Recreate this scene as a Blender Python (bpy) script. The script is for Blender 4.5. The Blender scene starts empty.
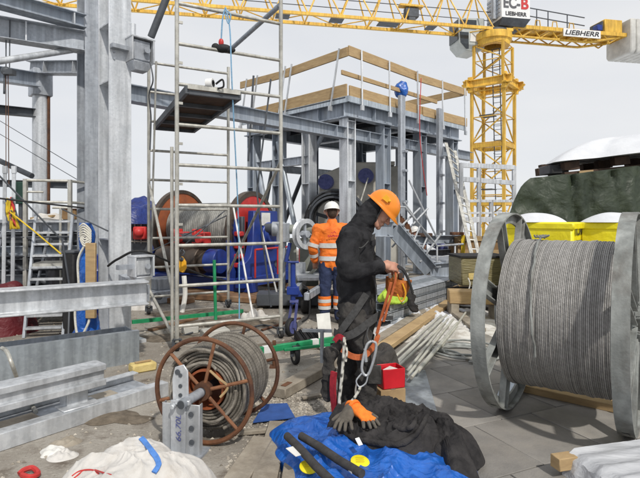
import bpy, bmesh, math, random
from mathutils import Vector, Matrix, noise
random.seed(11)
V = Vector
SC = bpy.context.scene
COL = SC.collection
F, HOR, CH = 500.0, 219.0, 1.55           # focal length in photo pixels, horizon row, eye height

def P(px, py, D):                          # point seen at photo pixel (px,py) at distance D
    return V(((px-320)/F*D, D, CH+(HOR-py)/F*D))
def G(px, py, z=0.0):                      # ground (or height z) point under a photo pixel
    D = (CH-z)*F/(py-HOR)
    return V(((px-320)/F*D, D, z))
Z = V((0,0,1))
D1 = V((.7071,.7071,0)); D2 = V((-.7071,.7071,0))   # building grid, right-back and left-back

# ------------------------------------------------------------------ materials
MATS = {}; TONED = set()
def mat(name, c, c2=None, rough=.6, metal=0., scale=6., bump=.0, bscale=60., spangle=False, tone=False,
        dirt=None, dscale=2.2, damt=.5, contrast=(.35,.65), stretch=None, alpha=None, spec=.4, fold=0., foldscale=6., vary=False):
    m = bpy.data.materials.new(name); m.use_nodes = True
    nt = m.node_tree; N = nt.nodes; L = nt.links
    b = N['Principled BSDF']
    b.inputs['Roughness'].default_value = rough; b.inputs['Metallic'].default_value = metal
    b.inputs['Specular IOR Level'].default_value = spec
    tc = N.new('ShaderNodeTexCoord'); vec = tc.outputs['Object']
    if stretch:
        mp = N.new('ShaderNodeMapping'); mp.inputs['Scale'].default_value = stretch
        L.new(vec, mp.inputs['Vector']); vec = mp.outputs['Vector']
    def rgb(x): return (x[0],x[1],x[2],1)
    c2 = c2 or tuple(x*.72 for x in c)
    if spangle:
        t = N.new('ShaderNodeTexVoronoi'); t.inputs['Scale'].default_value = scale*9
        L.new(vec, t.inputs['Vector'])
        n2 = N.new('ShaderNodeTexNoise'); n2.inputs['Scale'].default_value = scale*.6; n2.inputs['Detail'].default_value = 6
        n2.inputs['Roughness'].default_value = .65
        L.new(vec, n2.inputs['Vector'])
        sep = N.new('ShaderNodeSeparateColor'); L.new(t.outputs['Color'], sep.inputs['Color'])
        ma = N.new('ShaderNodeMath'); ma.operation = 'MULTIPLY_ADD'
        L.new(sep.outputs['Red'], ma.inputs[0]); ma.inputs[1].default_value = .22
        L.new(n2.outputs['Fac'], ma.inputs[2])
        fac = ma.outputs[0]; lo, hi = .42, .78
    else:
        t = N.new('ShaderNodeTexNoise'); t.inputs['Scale'].default_value = scale; t.inputs['Detail'].default_value = 7
        t.inputs['Roughness'].default_value = .62
        L.new(vec, t.inputs['Vector']); fac = t.outputs['Fac']; lo, hi = contrast
    r = N.new('ShaderNodeValToRGB'); r.color_ramp.elements[0].position = lo; r.color_ramp.elements[1].position = hi
    r.color_ramp.elements[0].color = rgb(c2); r.color_ramp.elements[1].color = rgb(c)
    L.new(fac, r.inputs['Fac']); out = r.outputs['Color']
    if dirt:
        d = N.new('ShaderNodeTexNoise'); d.inputs['Scale'].default_value = dscale; d.inputs['Detail'].default_value = 9
        d.inputs['Roughness'].default_value = .7
        L.new(vec, d.inputs['Vector'])
        rr = N.new('ShaderNodeValToRGB'); rr.color_ramp.elements[0].position = .48; rr.color_ramp.elements[1].position = .7
        rr.color_ramp.elements[1].color = (damt,damt,damt,1)
        L.new(d.outputs['Fac'], rr.inputs['Fac'])
        mx = N.new('ShaderNodeMix'); mx.data_type = 'RGBA'
        L.new(rr.outputs['Color'], mx.inputs['Factor']); L.new(out, mx.inputs['A']); mx.inputs['B'].default_value = rgb(dirt)
        out = mx.outputs['Result']
    if spangle or vary:
        st_=N.new('ShaderNodeTexNoise'); mp2=N.new('ShaderNodeMapping'); mp2.inputs['Scale'].default_value=(14,14,1.1)
        st_.inputs['Scale'].default_value=1.0; st_.inputs['Detail'].default_value=6
        L.new(tc.outputs['Object'],mp2.inputs['Vector']); L.new(mp2.outputs['Vector'],st_.inputs['Vector'])
        rs=N.new('ShaderNodeMapRange'); rs.inputs['From Min'].default_value=.35; rs.inputs['From Max'].default_value=.68; rs.inputs['To Min'].default_value=1.10; rs.inputs['To Max'].default_value=.70
        L.new(st_.outputs['Fac'],rs.inputs['Value'])
        oi=N.new('ShaderNodeObjectInfo'); rv=N.new('ShaderNodeMapRange'); rv.inputs['To Min'].default_value=.84; rv.inputs['To Max'].default_value=1.12
        L.new(oi.outputs['Random'],rv.inputs['Value'])
        mm=N.new('ShaderNodeMath'); mm.operation='MULTIPLY'; L.new(rs.outputs['Result'],mm.inputs[0]); L.new(rv.outputs['Result'],mm.inputs[1])
        vm=N.new('ShaderNodeVectorMath'); vm.operation='SCALE'; L.new(out,vm.inputs[0]); L.new(mm.outputs[0],vm.inputs['Scale']); out=vm.outputs['Vector']
    if tone:
        TONED.add(name)
        at = N.new('ShaderNodeAttribute'); at.attribute_name = 'tone'
        mx = N.new('ShaderNodeMix'); mx.data_type = 'RGBA'; mx.blend_type = 'MULTIPLY'; mx.inputs['Factor'].default_value = 1
        L.new(out, mx.inputs['A']); L.new(at.outputs['Color'], mx.inputs['B']); out = mx.outputs['Result']
    L.new(out, b.inputs['Base Color'])
    prev = None
    if fold:
        fn = N.new('ShaderNodeTexNoise'); fn.inputs['Scale'].default_value = foldscale; fn.inputs['Detail'].default_value = 3
        fn.inputs['Distortion'].default_value = .35
        L.new(vec, fn.inputs['Vector'])
        bp = N.new('ShaderNodeBump'); bp.inputs['Strength'].default_value = fold; bp.inputs['Distance'].default_value = .05
        L.new(fn.outputs['Fac'], bp.inputs['Height']); prev = bp
    if bump:
        bn = N.new('ShaderNodeTexNoise'); bn.inputs['Scale'].default_value = bscale; bn.inputs['Detail'].default_value = 5
        L.new(vec, bn.inputs['Vector'])
        bp = N.new('ShaderNodeBump'); bp.inputs['Strength'].default_value = bump; bp.inputs['Distance'].default_value = .01
        L.new(bn.outputs['Fac'], bp.inputs['Height'])
        if prev: L.new(prev.outputs['Normal'], bp.inputs['Normal'])
        prev = bp
    if prev: L.new(prev.outputs['Normal'], b.inputs['Normal'])
    if alpha is not None: b.inputs['Alpha'].default_value = alpha
    MATS[name] = m; return m

GALV  = mat('galvanised_steel', (.64,.66,.685), (.50,.525,.555), rough=.42, metal=.35, scale=5, spangle=True, dirt=(.30,.29,.28), damt=.28, bump=.08)
GALVD = mat('dull_galvanised_steel', (.47,.50,.545), (.35,.38,.42), rough=.48, metal=.3, scale=3, spangle=True, dirt=(.16,.16,.17), damt=.4, bump=.08)
PAINTST = mat('blue_grey_primed_steel', (.42,.47,.53), (.30,.34,.40), rough=.45, metal=.15, vary=True, scale=2.2, dirt=(.17,.17,.18), damt=.45, bump=.06)
DARKST = mat('dark_steel', (.10,.11,.125), (.06,.066,.075), rough=.55, metal=.2, scale=4)  # one plain dark steel colour for pipes, cables, joists and fittings
ALU   = mat('aluminium_tube', (.60,.59,.54), (.44,.43,.39), rough=.42, metal=.35, scale=9, vary=True, dirt=(.30,.28,.24), damt=.6, dscale=6)
YEL   = mat('crane_yellow', (.80,.50,.075), (.62,.36,.05), rough=.5, scale=1.5, vary=True, dirt=(.35,.22,.06), damt=.4)
WHITE = mat('white_paint', (.78,.78,.77), (.66,.66,.65), rough=.5, scale=2)
CONCW = mat('pale_ballast_concrete', (.60,.59,.55), (.46,.45,.42), rough=.85, scale=2.5, bump=.2)
BLACKT= mat('black_lettering', (.03,.03,.035), rough=.6)
REDT  = mat('red_lettering', (.62,.05,.05), rough=.6)
GREYT = mat('grey_lettering', (.12,.12,.13), rough=.6)
GLASS = mat('dark_window_glass', (.035,.045,.05), (.02,.025,.03), rough=.08, spec=.8)
CABG  = mat('pale_cab_paint', (.50,.53,.52), (.38,.41,.40), rough=.4, scale=3)
WOOD  = mat('raw_timber', (.50,.36,.19), (.33,.22,.11), rough=.8, scale=1.4, stretch=(2.2,2.2,12), dirt=(.22,.15,.085), damt=.5, bump=.2, bscale=30, contrast=(.25,.75))
WOODG = mat('weathered_timber', (.36,.32,.26), (.24,.205,.16), rough=.85, scale=7, dirt=(.10,.085,.07), damt=.6, bump=.3)
WOODD = mat('dark_brown_timber', (.085,.05,.033), (.045,.028,.02), rough=.8, scale=6, bump=.2)
RUSTP = mat('rusty_plank', (.27,.15,.075), (.13,.07,.04), rough=.85, scale=4, dirt=(.30,.25,.19), damt=.5, bump=.3)
RUST  = mat('rusty_steel', (.165,.075,.038), (.075,.036,.024), rough=.75, metal=.2, scale=9, bump=.25, dirt=(.26,.11,.05), damt=.6)
RUSTS = mat('brown_rusty_rod', (.30,.135,.065), (.15,.065,.035), rough=.75, scale=14, dirt=(.10,.05,.03), damt=.6, bump=.2)
RUSTO = mat('orange_rusty_disc', (.42,.125,.045), (.28,.08,.035), rough=.65, scale=3, dirt=(.16,.08,.05), damt=.7, bump=.1)
RIMBR = mat('brown_brake_rim', (.115,.085,.065), (.06,.048,.04), rough=.5, metal=.3, scale=6)
REDP  = mat('red_paint', (.62,.045,.04), (.42,.03,.028), rough=.45, scale=4, dirt=(.12,.03,.03), damt=.4)
DRED  = mat('dark_red_tarp', (.115,.010,.015), (.06,.006,.010), rough=.55, scale=3, fold=.8)
BLUEM = mat('royal_blue_paint', (.022,.055,.29), (.014,.032,.18), rough=.38, scale=3, dirt=(.03,.035,.06), damt=.5)
PURPB = mat('violet_blue_plastic', (.12,.135,.34), (.06,.07,.21), rough=.5, scale=12)
ROPE  = mat('steel_wire_rope', (.55,.535,.515), (.40,.388,.37), rough=.5, metal=.3, scale=25, tone=True, bump=.5, bscale=260)
ROPEB = mat('old_wire_rope', (.34,.31,.265), (.20,.18,.15), rough=.6, metal=.25, scale=18, tone=True, bump=.5, bscale=220)
ROPEW = mat('pale_winch_rope', (.43,.43,.40), (.30,.30,.28), rough=.6, metal=.2, scale=14, tone=True)
GREYRIM=mat('grey_reel_paint', (.35,.365,.35), (.21,.222,.213), rough=.6, metal=.15, scale=6, vary=True, dirt=(.13,.115,.10), damt=.75, dscale=3.5, bump=.2)
BLACKC= mat('black_fleece', (.036,.036,.039), (.017,.017,.019), rough=.92, scale=9, bump=.3, bscale=180, spec=.15, fold=.6, foldscale=9)
BLACKJ= mat('black_jacket_cloth', (.046,.043,.043), (.020,.019,.020), rough=.85, scale=9, bump=.25, bscale=150, spec=.2, fold=.7, foldscale=10)
TROUS = mat('dusty_black_trousers', (.080,.075,.071), (.032,.031,.030), rough=.9, scale=5, dirt=(.10,.09,.08), damt=.5, bump=.25, bscale=150, fold=.8, foldscale=9, spec=.15)
NAVY  = mat('navy_workwear', (.035,.05,.115), (.018,.026,.065), rough=.85, scale=6, fold=.7, foldscale=8)
HIVO  = mat('orange_hivis', (.88,.22,.025), (.74,.15,.02), rough=.7, scale=6, fold=.7, foldscale=7)
HIVY  = mat('yellow_hivis', (.42,.60,.06), (.30,.45,.05), rough=.7, scale=8, fold=.6, foldscale=10)
SILV  = mat('reflective_band', (.66,.66,.65), (.50,.50,.49), rough=.4, scale=10)
SKIN  = mat('skin', (.55,.30,.21), (.44,.215,.15), rough=.55, scale=12)
HATO  = mat('orange_helmet_plastic', (.88,.29,.03), (.78,.22,.02), rough=.33, scale=4)
HATW  = mat('white_helmet_plastic', (.80,.80,.78), (.66,.65,.62), rough=.35, scale=4)
HATR  = mat('red_helmet_plastic', (.62,.05,.04), rough=.35)
RUBBER= mat('black_rubber', (.022,.022,.024), (.014,.014,.015), rough=.7, scale=20)
GREYFO= mat('dark_grey_foam', (.055,.052,.052), (.032,.03,.03), rough=.85, scale=20, bump=.2)
WEBB  = mat('grey_webbing', (.075,.075,.075), (.045,.045,.045), rough=.9, scale=40, bump=.3, bscale=300)
WEBO  = mat('orange_webbing', (.62,.17,.06), (.42,.10,.035), rough=.85, scale=30)
WEBR  = mat('red_webbing', (.42,.025,.04), (.25,.015,.025), rough=.85, scale=30)
TARPB = mat('blue_tarpaulin', (.015,.13,.52), (.01,.075,.33), rough=.32, scale=5, fold=.9, foldscale=8, spec=.6)
TARPD = mat('dark_blue_tarpaulin', (.022,.045,.22), (.012,.022,.12), rough=.4, scale=4, fold=.9, foldscale=5)
TARPG = mat('dark_green_tarpaulin', (.042,.056,.036), (.022,.031,.02), rough=.5, scale=1.6, fold=.9, foldscale=4.5, dirt=(.085,.105,.065), damt=.35, dscale=5)
YBOX  = mat('yellow_wrap', (.86,.76,.02), (.74,.62,.015), rough=.4, scale=2, fold=.5, foldscale=5)
SNOWM = mat('snow', (.66,.675,.70), (.57,.585,.615), rough=.75, scale=3, bump=.4, bscale=25)
SNOWD = mat('dirty_snow', (.64,.63,.61), (.40,.37,.33), rough=.8, scale=7, bump=.5, bscale=30, contrast=(.33,.56))
BAGW  = mat('white_woven_bag', (.66,.64,.61), (.53,.51,.48), rough=.75, scale=3, dirt=(.36,.30,.23), damt=.5, dscale=3.5, bump=.25, bscale=160, fold=.6, foldscale=4)
BLUES = mat('blue_strap', (.09,.24,.62), rough=.7, scale=40)
GREENP= mat('green_paint', (.02,.30,.12), (.014,.20,.08), rough=.5, scale=10)
CARD  = mat('cardboard', (.42,.29,.155), (.33,.22,.115), rough=.85, scale=7)
REDB  = mat('bright_red_plastic', (.66,.018,.03), (.52,.012,.022), rough=.4, scale=5)
PAPER = mat('white_paper', (.80,.79,.75), rough=.8, scale=5)
PIPEG = mat('pale_green_grey_tube', (.50,.50,.455), (.34,.34,.305), rough=.5, scale=9, dirt=(.24,.22,.17), damt=.5)
OLIVE = mat('olive_wrapped_crate', (.25,.22,.12), (.16,.14,.075), rough=.35, scale=3, stretch=(1,1,6), fold=.4)
FOAMY = mat('yellow_foam', (.66,.53,.23), (.52,.40,.15), rough=.9, scale=12, bump=.3)
ORBAG = mat('orange_tool_bag', (.55,.17,.035), (.36,.10,.02), rough=.7, scale=10, fold=.5, foldscale=14)
FILM  = mat('white_plastic_film', (.50,.51,.53), (.38,.39,.41), rough=.5, scale=2, stretch=(1.5,6,6), spec=.4, fold=.35, foldscale=3)
CONCB = mat('grey_brown_concrete', (.62,.595,.53), (.46,.44,.39), rough=.9, scale=3, bump=.35, dirt=(.33,.31,.27), damt=.5)
CONCL = mat('pale_concrete', (.52,.51,.47), (.40,.39,.36), rough=.9, scale=3, bump=.35)
SHEET = mat('galvanised_sheet', (.47,.52,.56), (.37,.41,.45), rough=.35, metal=.45, scale=4, spangle=True)
BROWNB= mat('brown_plywood', (.29,.18,.085), (.20,.12,.055), rough=.8, scale=6)
GREENC= mat('dark_green_cabinet', (.02,.06,.045), rough=.5)
YSTRAP= mat('yellow_strap', (.72,.50,.03), rough=.8)
YBLOCK= mat('orange_yellow_block', (.85,.42,.02), rough=.5)
BLUER = mat('pale_blue_rope', (.22,.42,.62), rough=.8, scale=50)
ROPEK = mat('white_rope', (.70,.68,.60), rough=.85, tone=True, scale=40)
GLOVEG= mat('grey_brown_glove', (.13,.115,.095), (.08,.07,.058), rough=.9, scale=20, bump=.3)
GLOVEO= mat('orange_glove_knit', (.92,.25,.03), (.80,.17,.02), rough=.85, scale=25, bump=.3, bscale=200)
MACHG = mat('greenish_machine_sheet', (.27,.285,.25), (.19,.20,.175), rough=.55, scale=3)
MATB  = mat('blue_foam_mat', (.035,.10,.34), rough=.85, scale=12)
STONE = mat('pale_gravel', (.60,.57,.51), (.30,.27,.23), rough=.9, scale=14, contrast=(.3,.7))

# ------------------------------------------------------------------ mesh builder
class MB:
    def __init__(s): s.v=[]; s.f=[]; s.t=None
    def add(s, vs, fs, tones=None):
        o=len(s.v); s.v += [V(x) for x in vs]; s.f += [tuple(i+o for i in f) for f in fs]
        if tones is not None:
            if s.t is None: s.t=[1.0]*o
            s.t += tones
        elif s.t is not None: s.t += [1.0]*len(vs)
        return s
    def frame(s, p, q, up=Z):
        d=(q-p).normalized(); r=d.cross(up)
        if r.length<1e-4: r=d.cross(V((0,1,0)))
        r.normalize(); u=r.cross(d).normalized()
        return d,r,u
    def bar(s, p, q, w, h, up=Z, oz=0., ox=0.):          # oriented bar: w across, h along up
        p=V(p); q=V(q); d,r,u=s.frame(p,q,up); c=[]
        for e in (p,q):
            for a,b in ((-1,-1),(1,-1),(1,1),(-1,1)):
                c.append(e+r*(a*w/2+ox)+u*(b*h/2+oz))
        return s.add(c, [(0,3,2,1),(4,5,6,7),(0,1,5,4),(1,2,6,5),(2,3,7,6),(3,0,4,7)])
    def box(s, c, size, ux=V((1,0,0)), up=Z):
        c=V(c); ux=V(ux).normalized(); 
        return s.bar(c-ux*size[0]/2, c+ux*size[0]/2, size[1], size[2], up)
    def sect(s, p, q, poly, up=Z):                         # extrude section polygon (across, up)
        p=V(p); q=V(q); d,r,u=s.frame(p,q,up); n=len(poly)
        vs=[e+r*a+u*b for e in (p,q) for a,b in poly]
        fs=[(i,(i+1)%n,n+(i+1)%n,n+i) for i in range(n)]
        return s.add(vs, fs+[tuple(range(n))[::-1], tuple(range(n,2*n))])
    def ibeam(s, p, q, h, w, up=Z, tf=.016, tw=.012):
        a=w/2; b=h/2; t=tw/2; k=b-tf
        return s.sect(p,q,[(-a,-b),(a,-b),(a,-k),(t,-k),(t,k),(a,k),(a,b),(-a,b),(-a,k),(-t,k),(-t,-k),(-a,-k)],up)
    def chan(s, p, q, h, w, up=Z, t=.01):                  # C section, back on -across side
        b=h/2
        return s.sect(p,q,[(0,-b),(w,-b),(w,-b+t),(t,-b+t),(t,b-t),(w,b-t),(w,b),(0,b)],up)
    def tube(s, pts, r, n=10, cap=True, tonef=None, up=Z):
        pts=[V(p) for p in pts]; m=len(pts)
        rs=r if isinstance(r,(list,tuple)) else [r]*m
        vs=[]; pr=None
        for i,p in enumerate(pts):
            d=(pts[min(i+1,m-1)]-pts[max(i-1,0)])
            d=d.normalized() if d.length>1e-9 else V((0,0,1))
            if pr is None:
                a=d.cross(up)
                if a.length<1e-3: a=d.cross(V((1,0,0)))
            else: a=pr-d*pr.dot(d)
            a.normalize(); pr=a; b=d.cross(a)
            vs += [p+(a*math.cos(k*2*math.pi/n)+b*math.sin(k*2*math.pi/n))*rs[i] for k in range(n)]
        fs=[(i*n+k,i*n+(k+1)%n,(i+1)*n+(k+1)%n,(i+1)*n+k) for i in range(m-1) for k in range(n)]
        if cap: fs += [tuple(range(n))[::-1], tuple(range((m-1)*n,m*n))]
        tn=[tonef(i,k) for i in range(m) for k in range(n)] if tonef else None
        return s.add(vs, fs, tn)
    def lathe(s, prof, c, ax, n=48, tonef=None, closed=False, a0=0., a1=2*math.pi):   # prof: (along, radius)
        c=V(c); ax=V(ax).normalized()
        a=ax.cross(Z)
        if a.length<1e-3: a=V((1,0,0))
        a.normalize(); b=ax.cross(a)
        full=abs(a1-a0-2*math.pi)<1e-6; m=n if full else n+1
        vs=[]; tn=[] if tonef else None; k=len(prof)
        for j in range(m):
            th=a0+(a1-a0)*j/n; e=a*math.cos(th)+b*math.sin(th)
            for i,(x,r) in enumerate(prof):
                vs.append(c+ax*x+e*r)
                if tonef: tn.append(tonef(i,th))
        fs=[]
        for j in range(n):
            j2=(j+1)%m
            for i in range(k if closed else k-1):
                i2=(i+1)%k; fs.append((j*k+i,j2*k+i,j2*k+i2,j*k+i2))
        return s.add(vs,fs,tn)
    def disc(s, c, ax, r, t, n=40):
        return s.lathe([(-t/2,0.0005),(-t/2,r),(t/2,r),(t/2,0.0005)], c, ax, n)
    def ball(s, c, r, n=12, sc=(1,1,1), fr=None):
        c=V(c); vs=[]; fs=[]
        fr=fr or (V((1,0,0)),V((0,1,0)),V((0,0,1)))
        for i in range(n+1):
            ph=math.pi*i/n
            for k in range(2*n):
                th=math.pi*k/n
                x,y,z=math.sin(ph)*math.cos(th),math.sin(ph)*math.sin(th),math.cos(ph)
                vs.append(c+(fr[0]*x*sc[0]+fr[1]*y*sc[1]+fr[2]*z*sc[2])*r)
        for i in range(n):
            for k in range(2*n):
                fs.append((i*2*n+k,(i+1)*2*n+k,(i+1)*2*n+(k+1)%(2*n),i*2*n+(k+1)%(2*n)))
        return s.add(vs,fs)
    def prism(s, poly, o, u, v, t):                         # polygon in plane (u,v) at o, thickness t along u x v
        o=V(o); u=V(u).normalized(); v=V(v).normalized(); nrm=u.cross(v); n=len(poly)
        vs=[o+u*a+v*b+nrm*e for e in (-t/2,t/2) for a,b in poly]
        return s.add(vs,[(i,(i+1)%n,n+(i+1)%n,n+i) for i in range(n)]+[tuple(range(n))[::-1],tuple(range(n,2*n))])
    def mound(s, c, bnd, hf, nr=26, nt=110, base=0., drop=None):   # radial cloth/snow heap; bnd world xy points around c
        c=V((c[0],c[1],0)); pol=sorted([(math.atan2(b[1]-c.y,b[0]-c.x),math.hypot(b[0]-c.x,b[1]-c.y)) for b in bnd])
        def R(th):
            th=(th+math.pi)%(2*math.pi)-math.pi
            for i in range(len(pol)):
                a0,r0=pol[i-1]; a1,r1=pol[i]
                if i==0: a0-=2*math.pi
                if a0<=th<=a1 or (i==0 and th>pol[-1][0] and (th-2*math.pi)>=a0):
                    t_=th if th<=a1 else th-2*math.pi
                    k=(t_-a0)/max(a1-a0,1e-6); k=k*k*(3-2*k); return r0+(r1-r0)*k
            a0,r0=pol[-1]; a1,r1=pol[0]; a1+=2*math.pi
            k=(th-a0)/max(a1-a0,1e-6); return r0+(r1-r0)*k
        vs=[]; fs=[]
        for i in range(nr+1):
            r=(i/nr)**.9
            for k in range(nt):
                th=2*math.pi*k/nt; rr=R(th)*r
                x=c.x+math.cos(th)*rr; y=c.y+math.sin(th)*rr
                vs.append((x,y,base+max(0.0,hf(x,y,r))))
        if drop is not None:
            vs += [(q[0],q[1],drop) for q in vs[nr*nt:(nr+1)*nt]]; nr+=1
        for i in range(nr):
            for k in range(nt):
                fs.append((i*nt+k,(i+1)*nt+k,(i+1)*nt+(k+1)%nt,i*nt+(k+1)%nt))
        fs.append(tuple(nr*nt+k for k in range(nt))[::-1])
        return s.add(vs,fs)
    def build(s, name, m, parent=None, bevel=0., smooth=40, subsurf=0, weld=False):
        off=V((0,0,0)); p=parent
        while p is not None: off+=p.location; p=p.parent
        me=bpy.data.meshes.new(name); me.from_pydata([tuple(x-off) for x in s.v],[],s.f)
        if s.t is None and m.name in TONED: s.t=[1.0]*len(s.v)
        if s.t is not None:
            at=me.color_attributes.new('tone','FLOAT_COLOR','POINT')
            buf=[]
            for x in s.t: buf += [x,x,x,1.0]
            at.data.foreach_set('color',buf)
        bm=bmesh.new(); bm.from_mesh(me)
        if weld: bmesh.ops.remove_doubles(bm,verts=bm.verts,dist=1e-4)
        bmesh.ops.recalc_face_normals(bm,faces=bm.faces); bm.to_mesh(me); bm.free()
        me.polygons.foreach_set('use_smooth',[True]*len(me.polygons))
        me.set_sharp_from_angle(angle=math.radians(smooth))
        me.materials.append(m)
        o=bpy.data.objects.new(name,me); COL.objects.link(o)
        if parent is not None: o.parent=parent
        if bevel:
            md=o.modifiers.new('bevel','BEVEL'); md.width=bevel; md.segments=1; md.limit_method='ANGLE'; md.angle_limit=math.radians(50)
        if subsurf:
            md=o.modifiers.new('subsurf','SUBSURF'); md.levels=subsurf; md.render_levels=subsurf
        return o

def thing(name, label, cat, loc, group=None):
    o=bpy.data.objects.new(name,None); COL.objects.link(o); o.location=loc; o.empty_display_size=.2
    o['label']=label; o['category']=cat
    if group: o['group']=group
    return o
def tag(o, label, cat, group=None):
    o['label']=label; o['category']=cat
    if group: o['group']=group
    return o
def struct(o): o['kind']='structure'; return o
def dup(root, loc, label=None, rot=None):
    def rec(a, par):
        c=a.copy(); COL.objects.link(c)
        if par: c.parent=par
        for ch in list(a.children): rec(ch,c)
        return c
    r=rec(root,None); r.location=loc
    if rot is not None: r.rotation_euler=rot
    if label: r['label']=label
    return r
def nz(x,y,z=0.,s=1.): return noise.noise(V((x*s,y*s,z*s)))
def crease(x,y,s,z=0.):
    wx=noise.noise(V((x*s*.6,y*s*.6,z+7)))*.55; wy=noise.noise(V((x*s*.6,y*s*.6,z+13)))*.55
    return (1-min(1,abs(noise.noise(V((x*s+wx,y*s+wy,z))))*1.7))**2.2
def ridge(x,y,s,z=0.): return 1-abs(noise.noise(V((x*s,y*s,z))))*2
def lerp(a,b,t): return a+(b-a)*t
def arcpts(pts, n=8):                                        # smooth polyline through points (Catmull-Rom)
    pts=[V(p) for p in pts]; out=[]
    for i in range(len(pts)-1):
        p0=pts[max(i-1,0)]; p1=pts[i]; p2=pts[i+1]; p3=pts[min(i+2,len(pts)-1)]
        for k in range(n):
            t=k/n
            out.append(.5*((2*p1)+(p2-p0)*t+(2*p0-5*p1+4*p2-p3)*t*t+(3*p1-p0-3*p2+p3)*t**3))
    out.append(pts[-1]); return out
def text_mesh(txt, o, u, v, h, m, name, parent, bold=0., shear=0., width=None, depth=.006):
    cu=bpy.data.curves.new('txt','FONT'); cu.body=txt; cu.size=1; cu.extrude=.0; cu.align_x='LEFT'; cu.offset=bold; cu.shear=shear
    ob=bpy.data.objects.new('txt',cu); COL.objects.link(ob)
    dg=bpy.context.evaluated_depsgraph_get(); me=bpy.data.meshes.new_from_object(ob.evaluated_get(dg))
    bpy.data.objects.remove(ob)
    xs=[x.co.x for x in me.vertices]; ys=[x.co.y for x in me.vertices]
    sy=h/(max(ys)-min(ys)); sx=(width/(max(xs)-min(xs))) if width else sy
    u=V(u).normalized(); v=V(v).normalized(); nrm=u.cross(v)
    mb=MB(); mb.add([V(o)+u*((x.co.x-min(xs))*sx)+v*((x.co.y-min(ys))*sy)+nrm*depth for x in me.vertices],[tuple(f.vertices) for f in me.polygons])
    bpy.data.meshes.remove(me)
    return mb.build(name,m,parent)
def remesh(mb, voxel, smooth_it=4, fn=None):                 # union of closed solids into one continuous skin
    me=bpy.data.meshes.new('tmp'); me.from_pydata([tuple(x) for x in mb.v],[],mb.f)
    ob=bpy.data.objects.new('tmp',me); COL.objects.link(ob)
    r=ob.modifiers.new('r','REMESH'); r.mode='VOXEL'; r.voxel_size=voxel; r.use_smooth_shade=True
    if smooth_it:
        sm=ob.modifiers.new('s','SMOOTH'); sm.factor=.5; sm.iterations=smooth_it
    dg=bpy.context.evaluated_depsgraph_get(); m2=bpy.data.meshes.new_from_object(ob.evaluated_get(dg))
    out=MB(); vs=[x.co.copy() for x in m2.vertices]
    if fn: vs=[x+fn(x,n.normal) for x,n in zip(vs,m2.vertices)]
    out.add(vs,[tuple(f.vertices) for f in m2.polygons])
    bpy.data.objects.remove(ob); bpy.data.meshes.remove(me); bpy.data.meshes.remove(m2)
    return out
def cap(mb, p, q, r1, r2, side=None, k=1., n=14):            # tapered capsule, optionally widened by k along side
    p=V(p); q=V(q); d=q-p; L=d.length; d.normalize()
    a=V(side) if side is not None else d.cross(Z)
    if a.length<1e-3: a=d.cross(V((1,0,0)))
    a=(a-d*a.dot(d)).normalized(); b=d.cross(a)
    rings=[]
    for i in range(1,6): th=math.pi/2*i/6; rings.append((p-d*r1*math.cos(th), r1*math.sin(th)))
    for i in range(5): rings.append((lerp(p,q,i/4), lerp(r1,r2,i/4)))
    for i in range(5,0,-1): th=math.pi/2*i/6; rings.append((q+d*r2*math.cos(th), r2*math.sin(th)))
    vs=[c+(a*math.cos(t*2*math.pi/n)*k+b*math.sin(t*2*math.pi/n))*r for c,r in rings for t in range(n)]
    m=len(rings); fs=[(i*n+t,i*n+(t+1)%n,(i+1)*n+(t+1)%n,(i+1)*n+t) for i in range(m-1) for t in range(n)]
    fs+=[tuple(range(n))[::-1],tuple(range((m-1)*n,m*n))]
    return mb.add(vs,fs)

#INSERT
def folds(amp,fs,seed=0.):
    def fn(x,n): return n*(amp*1.5*(crease(x.x*1.0+x.z*.55,x.y+x.z*.6,fs*.8,x.z*fs*.6+seed)-.3)+amp*.5*nz(x.x*fs*2.3,x.y*fs*2.3,x.z*fs*2.3+seed))
    return fn
# ------------------------------------------------------------------ camera, sky, sun
cam=bpy.data.cameras.new('camera'); camo=bpy.data.objects.new('camera',cam); COL.objects.link(camo); SC.camera=camo
cam.sensor_width=36; cam.lens=F/640*36; cam.clip_end=5000; cam.clip_start=.05
camo.location=(0,0,CH); camo.rotation_euler=(math.pi/2,0,0); cam.shift_y=-20/640
SC.view_settings.view_transform='Standard'; SC.view_settings.look='None'; SC.view_settings.exposure=0
SUNV=V((.38,-.90,1.05)).normalized()
sl=bpy.data.lights.new('sun','SUN'); sl.energy=2.9; sl.angle=math.radians(2.0); sl.color=(1,.95,.87)
so=bpy.data.objects.new('sun',sl); COL.objects.link(so); so.rotation_euler=(-SUNV).to_track_quat('-Z','Y').to_euler(); so.location=(20,5,30)
w=bpy.data.worlds.new('World'); SC.world=w; w.use_nodes=True
nt=w.node_tree; bg=nt.nodes['Background']
sky=nt.nodes.new('ShaderNodeTexSky'); sky.sky_type='NISHITA'; sky.sun_disc=False
sky.sun_elevation=math.asin(SUNV.z); sky.sun_rotation=math.atan2(SUNV.x,SUNV.y); sky.altitude=1500
tc=nt.nodes.new('ShaderNodeTexCoord'); mp=nt.nodes.new('ShaderNodeMapping'); mp.inputs['Scale'].default_value=(1.2,1.2,4)
cn=nt.nodes.new('ShaderNodeTexNoise'); cn.inputs['Scale'].default_value=1.3; cn.inputs['Detail'].default_value=4
cr=nt.nodes.new('ShaderNodeValToRGB'); cr.color_ramp.elements[0].position=.3; cr.color_ramp.elements[1].position=.7
cr.color_ramp.elements[0].color=(7.2,7.5,8.05,1); cr.color_ramp.elements[1].color=(8.75,8.8,8.9,1)
mx=nt.nodes.new('ShaderNodeMix'); mx.data_type='RGBA'; mx.inputs['Factor'].default_value=.93
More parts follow.
